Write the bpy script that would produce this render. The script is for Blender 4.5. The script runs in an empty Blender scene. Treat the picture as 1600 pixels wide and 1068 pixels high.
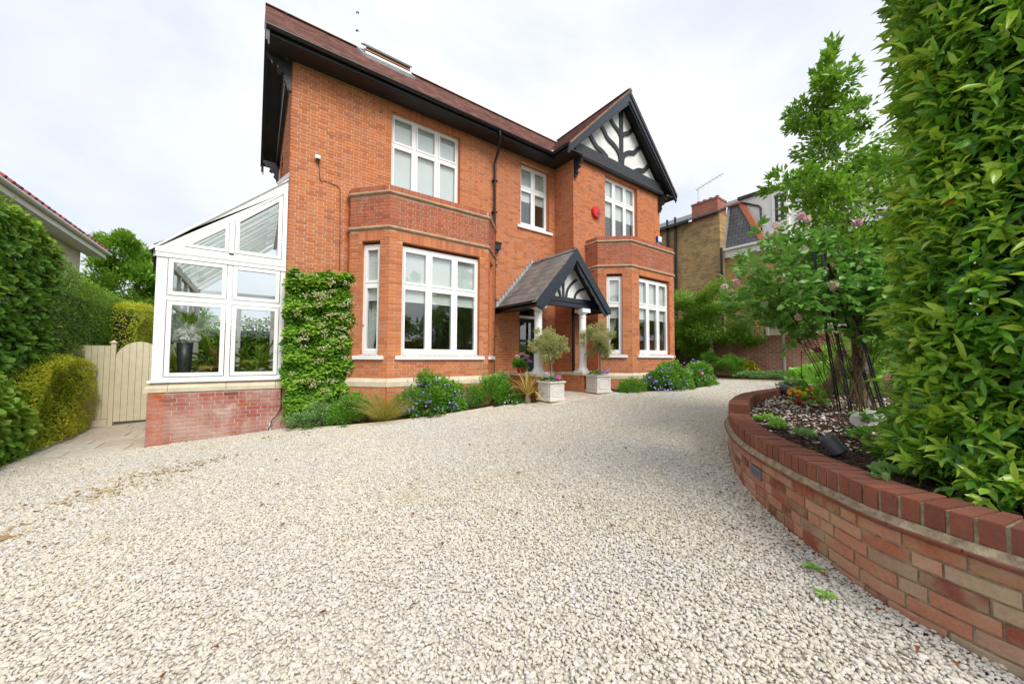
import bpy, bmesh, math, random
import numpy as np
from mathutils import Vector, Matrix
SC = bpy.context.scene
COL = SC.collection
rng = np.random.default_rng(7)
random.seed(7)

# ------------------------------------------------------------------ camera
CAMZ = 1.45
yaw, pitch, roll = .623, .042, .005
cy_, sy_, cp_, sp_, cr_, sr_ = math.cos(yaw), math.sin(yaw), math.cos(pitch), math.sin(pitch), math.cos(roll), math.sin(roll)
fwd = Vector((sy_*cp_, cy_*cp_, sp_))
r0 = Vector((cy_, -sy_, 0)); u0 = Vector((-sy_*sp_, -cy_*sp_, cp_))
rt = r0*cr_ + u0*sr_; up = u0*cr_ - r0*sr_
cam = bpy.data.cameras.new('camera'); camo = bpy.data.objects.new('camera', cam); COL.objects.link(camo)
cam.sensor_width = 36; cam.lens = 36*558.1/1600; cam.clip_start = .05; cam.clip_end = 2000
m = Matrix.Identity(4)
for i in range(3):
    m[i][0] = rt[i]; m[i][1] = up[i]; m[i][2] = -fwd[i]
m[2][3] = CAMZ
camo.matrix_world = m
SC.camera = camo

# ------------------------------------------------------------------ sky and sun
SUN_EL, SUN_AZ = math.radians(48), math.radians(183)     # compass from +Y clockwise: behind and left of the camera
w = bpy.data.worlds.new('World'); SC.world = w; w.use_nodes = True
nt = w.node_tree; nt.nodes.clear()
def N(t, typ, **kw):
    n = t.nodes.new(typ)
    for k, v in kw.items(): setattr(n, k, v)
    return n
out = N(nt, 'ShaderNodeOutputWorld')
sky = N(nt, 'ShaderNodeTexSky', sky_type='NISHITA'); sky.sun_disc = False
sky.sun_elevation = SUN_EL; sky.sun_rotation = SUN_AZ; sky.air_density = 1.2; sky.dust_density = 2.5
bg1 = N(nt, 'ShaderNodeBackground'); bg1.inputs[1].default_value = .15
bg2 = N(nt, 'ShaderNodeBackground'); bg2.inputs[1].default_value = .77
tc = N(nt, 'ShaderNodeTexCoord'); sep = N(nt, 'ShaderNodeSeparateXYZ')
nt.links.new(tc.outputs['Generated'], sep.inputs[0])
add = N(nt, 'ShaderNodeMath', operation='ADD'); add.inputs[1].default_value = .28
nt.links.new(sep.outputs[2], add.inputs[0])
mx = N(nt, 'ShaderNodeMath', operation='MAXIMUM'); mx.inputs[1].default_value = .1
nt.links.new(add.outputs[0], mx.inputs[0])
comb = N(nt, 'ShaderNodeCombineXYZ')
for i in (0, 1):
    dv = N(nt, 'ShaderNodeMath', operation='DIVIDE'); nt.links.new(sep.outputs[i], dv.inputs[0]); nt.links.new(mx.outputs[0], dv.inputs[1]); nt.links.new(dv.outputs[0], comb.inputs[i])
n1 = N(nt, 'ShaderNodeTexNoise'); n1.inputs['Scale'].default_value = 1.15; n1.inputs['Detail'].default_value = 7; n1.inputs['Roughness'].default_value = .55; n1.inputs['Distortion'].default_value = .35
n2 = N(nt, 'ShaderNodeTexNoise'); n2.inputs['Scale'].default_value = .9; n2.inputs['Detail'].default_value = 6; n2.inputs['Roughness'].default_value = .5
mapn = N(nt, 'ShaderNodeMapping'); mapn.inputs['Location'].default_value = (3.1, 1.7, 0)
nt.links.new(comb.outputs[0], n1.inputs['Vector']); nt.links.new(comb.outputs[0], mapn.inputs[0]); nt.links.new(mapn.outputs[0], n2.inputs['Vector'])
cr1 = N(nt, 'ShaderNodeValToRGB'); cr1.color_ramp.elements[0].position = .32; cr1.color_ramp.elements[0].color = (.62, .62, .62, 1); cr1.color_ramp.elements[1].position = .52; cr1.color_ramp.elements[1].color = (1, 1, 1, 1)
cr2 = N(nt, 'ShaderNodeValToRGB'); cr2.color_ramp.elements[0].position = .35; cr2.color_ramp.elements[0].color = (.70, .745, .82, 1); cr2.color_ramp.elements[1].position = .62; cr2.color_ramp.elements[1].color = (.895, .905, .93, 1)
nt.links.new(n1.outputs[0], cr1.inputs[0]); nt.links.new(n2.outputs[0], cr2.inputs[0]); nt.links.new(cr2.outputs[0], bg2.inputs[0])
nt.links.new(sky.outputs[0], bg1.inputs[0])
mixs = N(nt, 'ShaderNodeMixShader'); nt.links.new(cr1.outputs[0], mixs.inputs[0]); nt.links.new(bg1.outputs[0], mixs.inputs[1]); nt.links.new(bg2.outputs[0], mixs.inputs[2])
nt.links.new(mixs.outputs[0], out.inputs[0])
sun = bpy.data.lights.new('sun', 'SUN'); sun.energy = 2.3; sun.angle = math.radians(32); sun.color = (1, .965, .91)
suno = bpy.data.objects.new('sun', sun); COL.objects.link(suno)
sd = Vector((math.sin(SUN_AZ)*math.cos(SUN_EL), math.cos(SUN_AZ)*math.cos(SUN_EL), math.sin(SUN_EL)))
suno.rotation_euler = sd.to_track_quat('Z', 'Y').to_euler()
vs = SC.view_settings; vs.view_transform = 'Standard'; vs.look = 'None'; vs.gamma = 1; vs.exposure = .67; vs.use_curve_mapping = False
SC.cycles.max_bounces = 8; SC.cycles.transparent_max_bounces = 24; SC.cycles.caustics_reflective = False; SC.cycles.caustics_refractive = False

# ------------------------------------------------------------------ materials
M = {}
def newmat(name):
    mt = bpy.data.materials.new(name); mt.use_nodes = True; t = mt.node_tree; t.nodes.clear()
    o = N(t, 'ShaderNodeOutputMaterial'); p = N(t, 'ShaderNodeBsdfPrincipled'); t.links.new(p.outputs[0], o.inputs[0])
    M[name] = mt
    return mt, t, p, o
def c4(c): return (c[0], c[1], c[2], 1)
def ramp(t, stops):
    r = N(t, 'ShaderNodeValToRGB'); e = r.color_ramp.elements
    while len(e) < len(stops): e.new(.5)
    for i, (p, c) in enumerate(stops): e[i].position = p; e[i].color = c4(c)
    return r
def rnd(t):
    "one random number per separate piece, whether joined or an object of its own"
    g = N(t, 'ShaderNodeNewGeometry'); o = N(t, 'ShaderNodeObjectInfo')
    a = N(t, 'ShaderNodeMath', operation='ADD'); f = N(t, 'ShaderNodeMath', operation='FRACT')
    t.links.new(g.outputs['Random Per Island'], a.inputs[0]); t.links.new(o.outputs['Random'], a.inputs[1]); t.links.new(a.outputs[0], f.inputs[0])
    return f.outputs[0]
def noise(t, scale, detail=4, rough=.55, vec=None, coord='Object', dist=0):
    n = N(t, 'ShaderNodeTexNoise'); n.inputs['Scale'].default_value = scale; n.inputs['Detail'].default_value = detail; n.inputs['Roughness'].default_value = rough; n.inputs['Distortion'].default_value = dist
    if vec is None:
        g = N(t, 'ShaderNodeNewGeometry'); vec = g.outputs['Position']
    t.links.new(vec, n.inputs['Vector'])
    return n.outputs[0]
def mixc(t, fac, a, b, blend='MIX'):
    m_ = N(t, 'ShaderNodeMix', data_type='RGBA', blend_type=blend)
    for s, v in ((m_.inputs[0], fac), (m_.inputs[6], a), (m_.inputs[7], b)):
        if isinstance(v, (int, float)): s.default_value = v
        elif isinstance(v, tuple): s.default_value = c4(v)
        else: t.links.new(v, s)
    return m_.outputs[2]
def mth(t, op, a, b=None, clamp=False):
    n = N(t, 'ShaderNodeMath', operation=op); n.use_clamp = clamp
    for s, v in ((n.inputs[0], a), (n.inputs[1], b)):
        if v is None: continue
        if isinstance(v, (int, float)): s.default_value = v
        else: t.links.new(v, s)
    return n.outputs[0]
def bump(t, p, h, strength=.4, dist=.01):
    b = N(t, 'ShaderNodeBump'); b.inputs['Strength'].default_value = strength; b.inputs['Distance'].default_value = dist
    t.links.new(h, b.inputs['Height']); t.links.new(b.outputs[0], p.inputs['Normal'])
def simple(name, c1, c2=None, scale=8, rough=.6, bmp=0, bscale=60, spec=.5, metal=0, detail=4):
    mt, t, p, o = newmat(name)
    if c2 is None: c2 = tuple(x*.86 for x in c1)
    f = ramp(t, [(.35, c1), (.65, c2)]); t.links.new(noise(t, scale, detail), f.inputs[0]); t.links.new(f.outputs[0], p.inputs['Base Color'])
    p.inputs['Roughness'].default_value = rough; p.inputs['Specular IOR Level'].default_value = spec; p.inputs['Metallic'].default_value = metal
    if bmp: bump(t, p, noise(t, bscale, 3), bmp, .008)
    return mt
def brickmat(name, stops, stain=None, stainscale=1.6, lo=.46, hi=.62, rough=.85, bloom=None, amt=.55):
    mt, t, p, o = newmat(name)
    r = ramp(t, stops); t.links.new(rnd(t), r.inputs[0])
    fine = ramp(t, [(.25, (.78, .78, .78)), (.75, (1.12, 1.12, 1.12))]); t.links.new(noise(t, 45, 5, .65), fine.inputs[0])
    c = mixc(t, 1, r.outputs[0], fine.outputs[0], 'MULTIPLY')
    if stain:
        f = ramp(t, [(lo, (0, 0, 0)), (hi, (1, 1, 1))]); t.links.new(noise(t, stainscale, 6, .62), f.inputs[0])
        c = mixc(t, mth(t, 'MULTIPLY', f.outputs[0], amt), c, stain)
    if bloom:
        f = ramp(t, [(.56, (0, 0, 0)), (.74, (1, 1, 1))]); t.links.new(noise(t, 3.2, 7, .68, dist=.4), f.inputs[0])
        c = mixc(t, mth(t, 'MULTIPLY', f.outputs[0], amt*.9), c, bloom)
    t.links.new(c, p.inputs['Base Color']); p.inputs['Roughness'].default_value = rough; p.inputs['Specular IOR Level'].default_value = .25
    bump(t, p, noise(t, 90, 5, .75), .8 if name in ('garden_wall_brick', 'coping_brick') else .5, .006)
    return mt
brickmat('house_brick', [(0, (.46, .145, .055)), (.2, (.56, .185, .068)), (.5, (.62, .22, .085)), (.78, (.58, .225, .105)), (.92, (.50, .165, .075)), (1, (.38, .135, .08))], stain=(.44, .17, .095), bloom=(.60, .33, .22), amt=.45)
brickmat('parapet_brick', [(0, (.38, .105, .055)), (.4, (.49, .15, .075)), (.8, (.43, .14, .075)), (1, (.30, .10, .065))], stain=(.34, .13, .085), bloom=(.55, .36, .28))
brickmat('plinth_brick', [(0, (.33, .08, .055)), (.4, (.42, .13, .095)), (.75, (.36, .105, .08)), (.9, (.46, .115, .05)), (1, (.22, .07, .05))], stain=(.54, .36, .30), lo=.40, hi=.6, bloom=(.62, .52, .47), amt=.75)
brickmat('garden_wall_brick', [(0, (.20, .05, .035)), (.2, (.38, .115, .07)), (.42, (.50, .22, .145)), (.6, (.55, .30, .21)), (.78, (.42, .15, .09)), (.9, (.46, .33, .23)), (1, (.24, .07, .05))], stain=(.42, .37, .22), stainscale=6.5, lo=.46, hi=.66, bloom=(.56, .40, .33), amt=.55)
brickmat('coping_brick', [(0, (.20, .065, .042)), (.5, (.30, .105, .065)), (1, (.25, .09, .06))], stain=(.16, .075, .055), stainscale=7, lo=.40, hi=.6, bloom=(.34, .20, .16))
simple('brick_reveal', (.60, .21, .08), (.48, .155, .06), 12, .9, .4, 80, .2)
simple('mortar', (.66, .54, .41), (.52, .41, .30), 9, .95, .5, 140, .1)
simple('pale_mortar', (.58, .50, .44), (.45, .38, .33), 9, .95, .5, 140, .1)
simple('lime_mortar', (.38, .31, .21), (.19, .15, .10), 22, .95, .7, 120, .1)
simple('stone', (.66, .57, .42), (.54, .46, .34), 5, .85, .4, 60, .2)
simple('string_stone', (.48, .33, .22), (.36, .23, .145), 7, .85, .4, 60, .2)
simple('white_paint', (.87, .87, .86), (.82, .825, .83), 3, .38, 0)
simple('white_render', (.80, .80, .785), (.68, .68, .67), 6, .85, .35, 120, .2)
simple('plaster', (.50, .48, .44), (.45, .43, .40), 2, .9)
simple('white_cloth', (.89, .89, .89), (.84, .85, .86), 4, .9)
simple('timber_black', (.012, .013, .017), (.028, .028, .032), 14, .48, .25, 40, .5)
simple('timber_navy', (.010, .016, .026), (.02, .028, .040), 14, .36, .2, 40, .5)
simple('gutter_black', (.008, .008, .010), (.014, .014, .016), 5, .32, 0, 40, .5)
simple('soffit_dark', (.016, .013, .013), (.026, .02, .019), 3, .55)
simple('lead', (.42, .44, .46), (.28, .29, .31), 12, .6, .3, 30, .5)
simple('terracotta', (.52, .17, .09), (.40, .13, .08), 10, .85, .4, 60, .2)
simple('ridge_tile', (.30, .20, .13), (.20, .12, .08), 9, .9, .5, 50, .2)
simple('steel', (.62, .63, .64), (.5, .5, .5), 20, .3, 0, 40, .5, .9)
simple('wood_warm', (.42, .19, .07), (.33, .14, .05), 12, .5)
simple('red_plastic', (.62, .02, .02), (.56, .02, .02), 5, .35)
simple('blue_plastic', (.02, .05, .38), None, 5, .35)
simple('door_navy', (.012, .025, .045), (.018, .034, .055), 6, .3)
simple('floor_tile', (.42, .38, .32), (.34, .30, .26), 3, .5)
simple('earth', (.045, .028, .020), (.075, .048, .032), 18, .95, .9, 70, .15)
simple('lawn_ground', (.08, .10, .03), (.12, .11, .05), 3, .95, .5, 40, .1)
simple('bark', (.15, .12, .09), (.27, .23, .18), 22, .9, .9, 45, .15)
simple('pale_bark', (.34, .31, .27), (.24, .21, .18), 16, .9, .7, 45, .15)
simple('twig', (.09, .07, .035), (.16, .13, .06), 18, .85, .3, 45, .2)
simple('hedge_core', (.030, .040, .014), (.045, .038, .020), 10, .95)  # dark tone of the solid blocks that fill the hedges
simple('planter_white', (.70, .675, .63), (.62, .595, .55), 4, .55)
simple('gate_timber', (.74, .67, .48), (.67, .60, .42), 7, .6, .15, 30)
simple('black_metal', (.012, .012, .014), (.03, .028, .028), 30, .42, 0, 40, .5)
simple('lamp_metal', (.045, .05, .058), (.06, .065, .075), 30, .5)
simple('vent_metal', (.13, .14, .155), (.20, .205, .215), 20, .45)
simple('red_pot', (.42, .03, .02), (.36, .025, .02), 6, .4)
simple('clay_dark', (.10, .055, .035), (.15, .08, .05), 8, .7)
simple('cream_render', (.62, .585, .48), (.56, .53, .43), 3, .9, .3, 120)
simple('nb_white', (.87, .87, .86), (.81, .81, .80), 2, .8)
simple('log_wood', (.30, .24, .15), (.20, .16, .10), 14, .9, .6, 40)
simple('paper_card', (.62, .55, .47), None, 5, .8)

def slatemat(name, stops, rough=.55):
    mt, t, p, o = newmat(name)
    r = ramp(t, stops); t.links.new(rnd(t), r.inputs[0])
    fine = ramp(t, [(.3, (.75, .75, .75)), (.7, (1.15, 1.15, 1.15))]); t.links.new(noise(t, 9, 6, .65), fine.inputs[0])
    t.links.new(mixc(t, 1, r.outputs[0], fine.outputs[0], 'MULTIPLY'), p.inputs['Base Color'])
    p.inputs['Roughness'].default_value = rough
    bump(t, p, noise(t, 40, 5), .35, .006)
slatemat('slate', [(0, (.13, .13, .13)), (.5, (.19, .187, .18)), (.8, (.225, .215, .20)), (1, (.10, .105, .115))])
slatemat('paving', [(0, (.56, .46, .34)), (.3, (.62, .57, .47)), (.55, (.52, .50, .46)), (.75, (.57, .42, .33)), (1, (.66, .62, .54))], .8)
def tilemat(name, ca, cb, bw, bh, rot=False, mortar=(.03, .02, .02), ms=.008, rough=.8, yz=True, cc=None):
    "flat brick or tile pattern for surfaces too far away to build piece by piece; coordinates are (along, up)"
    mt, t, p, o = newmat(name)
    g = N(t, 'ShaderNodeNewGeometry'); s = N(t, 'ShaderNodeSeparateXYZ'); t.links.new(g.outputs['Position'], s.inputs[0])
    cb_ = N(t, 'ShaderNodeCombineXYZ')
    t.links.new(mth(t, 'ADD', s.outputs[0], s.outputs[1]) if not yz else s.outputs[1], cb_.inputs[0]); t.links.new(s.outputs[2], cb_.inputs[1])
    b = N(t, 'ShaderNodeTexBrick'); b.offset = .5
    for k, v in (('Color1', ca), ('Color2', cb), ('Mortar', mortar)): b.inputs[k].default_value = c4(v)
    b.inputs['Scale'].default_value = 1; b.inputs['Mortar Size'].default_value = ms; b.inputs['Brick Width'].default_value = bw; b.inputs['Row Height'].default_value = bh; b.inputs['Bias'].default_value = 0
    t.links.new(cb_.outputs[0], b.inputs['Vector'])
    fine = ramp(t, [(.3, (.70, .70, .70)), (.7, (1.2, 1.2, 1.2))]); t.links.new(noise(t, 2.2, 7, .7), fine.inputs[0])
    c = mixc(t, 1, b.outputs[0], fine.outputs[0], 'MULTIPLY')
    if cc:
        f = ramp(t, [(.5, (0, 0, 0)), (.66, (1, 1, 1))]); t.links.new(noise(t, 1.1, 7, .7), f.inputs[0]); c = mixc(t, mth(t, 'MULTIPLY', f.outputs[0], .6), c, cc)
    t.links.new(c, p.inputs['Base Color']); p.inputs['Roughness'].default_value = rough
    bump(t, p, b.outputs[1], -.5, .01)
def rooftile():
    mt, t, p, o = newmat('roof_tile'); g = N(t, 'ShaderNodeNewGeometry')
    mp = N(t, 'ShaderNodeMapping'); mp.inputs['Scale'].default_value = (6, 6, 11); t.links.new(g.outputs['Position'], mp.inputs[0])
    wn = N(t, 'ShaderNodeTexWhiteNoise', noise_dimensions='3D'); sn = N(t, 'ShaderNodeVectorMath', operation='FLOOR'); t.links.new(mp.outputs[0], sn.inputs[0]); t.links.new(sn.outputs[0], wn.inputs[0])
    r = ramp(t, [(0, (.085, .034, .028)), (.5, (.15, .058, .045)), (1, (.25, .105, .075))]); t.links.new(wn.outputs[0], r.inputs[0])
    f = ramp(t, [(.3, (.8, .8, .8)), (.7, (1.2, 1.2, 1.2))]); t.links.new(noise(t, 1.3, 6, .6), f.inputs[0])
    t.links.new(mixc(t, 1, r.outputs[0], f.outputs[0], 'MULTIPLY'), p.inputs['Base Color']); p.inputs['Roughness'].default_value = .8; bump(t, p, noise(t, 30, 4), .5, .01)
rooftile()
tilemat('stock_brick', (.50, .32, .12), (.25, .155, .07), .24, .085, mortar=(.40, .30, .18), ms=.012, cc=(.55, .36, .12))
tilemat('old_wall_brick', (.60, .24, .14), (.42, .13, .085), .24, .085, mortar=(.58, .46, .35), ms=.014, cc=(.62, .42, .29))
tilemat('nb_slate', (.085, .09, .10), (.12, .125, .135), .3, .2, mortar=(.03, .03, .035), ms=.012, rough=.5)
tilemat('nb_red_tile', (.30, .07, .06), (.22, .05, .05), .22, .3, mortar=(.07, .02, .02), ms=.03)
tilemat('chimney_brick', (.42, .13, .08), (.33, .10, .07), .225, .075, mortar=(.36, .22, .15))

def glassmat(name, tint=(.92, .95, .94), gain=1.35, base=.06):
    mt, t, p, o = newmat(name)
    t.nodes.remove(p)
    g = N(t, 'ShaderNodeNewGeometry'); d = N(t, 'ShaderNodeVectorMath', operation='DOT_PRODUCT')
    t.links.new(g.outputs['Normal'], d.inputs[0]); t.links.new(g.outputs['Incoming'], d.inputs[1])
    a = mth(t, 'ABSOLUTE', d.outputs['Value']); q = mth(t, 'POWER', mth(t, 'SUBTRACT', 1, a), 5)
    f = mth(t, 'ADD', mth(t, 'MULTIPLY', q, .9*gain), base, True)
    tr = N(t, 'ShaderNodeBsdfTransparent'); tr.inputs[0].default_value = c4(tint); gl = N(t, 'ShaderNodeBsdfGlossy'); gl.inputs['Roughness'].default_value = 0
    gl.inputs[0].default_value = (1, 1, 1, 1)
    mx_ = N(t, 'ShaderNodeMixShader'); t.links.new(f, mx_.inputs[0]); t.links.new(tr.outputs[0], mx_.inputs[1]); t.links.new(gl.outputs[0], mx_.inputs[2]); t.links.new(mx_.outputs[0], o.inputs[0])
glassmat('glass', base=.11)
glassmat('conservatory_glass', base=.05, gain=1.1)

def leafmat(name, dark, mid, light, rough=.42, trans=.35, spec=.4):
    "colour runs from dark (tone 0) to light (tone 1): leaf age, also shade painted into the climber"
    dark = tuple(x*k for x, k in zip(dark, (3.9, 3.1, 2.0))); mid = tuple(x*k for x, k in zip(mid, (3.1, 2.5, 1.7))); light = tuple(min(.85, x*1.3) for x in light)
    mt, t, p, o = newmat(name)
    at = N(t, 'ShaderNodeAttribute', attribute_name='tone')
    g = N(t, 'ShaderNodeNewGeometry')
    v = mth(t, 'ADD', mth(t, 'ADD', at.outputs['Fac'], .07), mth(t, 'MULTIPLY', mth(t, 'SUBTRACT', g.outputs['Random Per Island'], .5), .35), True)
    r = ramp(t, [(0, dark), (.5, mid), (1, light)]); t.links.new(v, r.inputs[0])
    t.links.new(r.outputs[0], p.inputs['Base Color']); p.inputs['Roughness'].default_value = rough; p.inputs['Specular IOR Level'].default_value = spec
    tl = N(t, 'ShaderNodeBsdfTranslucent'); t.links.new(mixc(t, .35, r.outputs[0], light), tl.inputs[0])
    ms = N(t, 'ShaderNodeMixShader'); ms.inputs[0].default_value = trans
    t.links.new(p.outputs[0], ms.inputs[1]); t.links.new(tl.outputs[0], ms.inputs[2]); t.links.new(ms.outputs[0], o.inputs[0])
leafmat('laurel_leaf', (.014, .055, .014), (.052, .165, .022), (.32, .46, .045), .24, .30, .55)
leafmat('broad_leaf', (.018, .06, .016), (.045, .14, .022), (.22, .34, .035), .42, .35)
leafmat('privet_leaf', (.016, .055, .012), (.05, .14, .018), (.20, .33, .035), .42, .35)
leafmat('gold_leaf', (.055, .10, .01), (.15, .215, .016), (.42, .44, .03), .5, .35)
leafmat('tree_leaf', (.03, .085, .014), (.075, .18, .022), (.20, .33, .04), .42, .35)
leafmat('bush_leaf', (.022, .075, .018), (.06, .17, .022), (.17, .33, .035), .5, .35)
leafmat('ivy_leaf', (.025, .08, .018), (.07, .18, .022), (.24, .35, .04), .4, .3)
leafmat('olive_leaf', (.07, .10, .05), (.17, .21, .12), (.50, .52, .30), .5, .3)
leafmat('rose_leaf', (.03, .095, .03), (.06, .16, .04), (.14, .28, .05), .35, .3)
leafmat('blue_green_leaf', (.05, .11, .055), (.09, .19, .085), (.16, .30, .12), .5, .3)
leafmat('hosta_leaf', (.05, .14, .03), (.10, .24, .05), (.26, .44, .08), .4, .4)
leafmat('grass_blade', (.08, .11, .02), (.17, .19, .04), (.42, .36, .15), .5, .4)
leafmat('striped_blade', (.07, .06, .02), (.16, .15, .05), (.48, .38, .13), .5, .3)
leafmat('palm_leaf', (.04, .11, .02), (.12, .20, .03), (.30, .36, .06), .4, .4)
def petal(name, c1, c2):
    leafmat(name, tuple(x/k for x, k in zip(c1, (3.9, 3.1, 2.0))), tuple((a+b)/2/k for a, b, k in zip(c1, c2, (3.1, 2.5, 1.7))), tuple(x/1.3 for x in c2), .6, .35)
petal('blue_petal', (.20, .18, .66), (.42, .38, .85)); petal('pink_petal', (.66, .22, .38), (.82, .58, .62)); petal('blush_petal', (.74, .50, .46), (.85, .74, .68))
petal('magenta_petal', (.60, .03, .25), (.75, .18, .48)); petal('orange_petal', (.80, .30, .01), (.85, .45, .02)); petal('yellow_petal', (.75, .50, .01), (.80, .62, .03))
petal('dark_red_petal', (.22, .006, .01), (.36, .012, .015)); petal('white_petal', (.76, .76, .70), (.84, .84, .80)); petal('cream_petal', (.42, .44, .16), (.60, .58, .28)); petal('lilac_petal', (.32, .18, .45), (.52, .36, .62)); petal('violet_petal', (.07, .02, .20), (.14, .06, .32)); petal('brown_leaf', (.16, .05, .02), (.30, .10, .03))

def stonemat(name, stops, patches=False):
    mt, t, p, o = newmat(name)
    oi = N(t, 'ShaderNodeObjectInfo'); r = ramp(t, stops); t.links.new(oi.outputs['Random'], r.inputs[0])
    big = ramp(t, [(.35, (1.0, .97, .90)), (.65, (.93, .935, .96))]); t.links.new(noise(t, .55, 4, .6), big.inputs[0])
    fine = ramp(t, [(.3, (.82, .81, .79)), (.7, (1.08, 1.08, 1.08))]); t.links.new(noise(t, 55, 4, .6), fine.inputs[0])
    c = mixc(t, 1, mixc(t, 1, r.outputs[0], big.outputs[0], 'MULTIPLY'), fine.outputs[0], 'MULTIPLY')
    if patches:                                             # damp earthy patches worn into the drive
        f = ramp(t, [(.54, (0, 0, 0)), (.70, (1, 1, 1))]); t.links.new(noise(t, .9, 8, .7, dist=.6), f.inputs[0]); c = mixc(t, mth(t, 'MULTIPLY', f.outputs[0], .55), c, (.50, .42, .28))
    t.links.new(c, p.inputs['Base Color']); p.inputs['Roughness'].default_value = .8; p.inputs['Specular IOR Level'].default_value = .3
stonemat('gravel_stone', [(0, (.47, .43, .36)), (.10, (.56, .525, .46)), (.35, (.63, .60, .54)), (.6, (.66, .635, .585)), (.8, (.63, .57, .465)), (.9, (.60, .59, .58)), (1, (.72, .71, .69))], True)
stonemat('mulch_chip', [(0, (.022, .013, .010)), (.5, (.065, .036, .024)), (.85, (.11, .065, .042)), (1, (.19, .12, .08))])
stonemat('pale_debris', [(0, (.62, .55, .46)), (.5, (.70, .66, .62)), (.8, (.60, .45, .33)), (1, (.78, .76, .74))])
stonemat('tan_litter', [(0, (.30, .19, .09)), (.5, (.42, .31, .17)), (1, (.50, .42, .27))])
def gravelbase():
    mt, t, p, o = newmat('gravel_bed')
    v = N(t, 'ShaderNodeTexVoronoi'); v.inputs['Scale'].default_value = 38
    g = N(t, 'ShaderNodeNewGeometry'); t.links.new(g.outputs['Position'], v.inputs['Vector'])
    r = ramp(t, [(0, (.56, .52, .45)), (.5, (.63, .59, .52)), (1, (.68, .65, .59))]); t.links.new(v.outputs['Color'], r.inputs[0])
    d = ramp(t, [(0, (1, 1, 1)), (.5, (.9, .9, .9)), (.9, (.6, .57, .52))]); t.links.new(mth(t, 'MULTIPLY', v.outputs['Distance'], 1.1), d.inputs[0])
    t.links.new(mixc(t, 1, r.outputs[0], d.outputs[0], 'MULTIPLY'), p.inputs['Base Color']); p.inputs['Roughness'].default_value = .9
    bump(t, p, v.outputs['Distance'], -.9, .02)
gravelbase()

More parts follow.
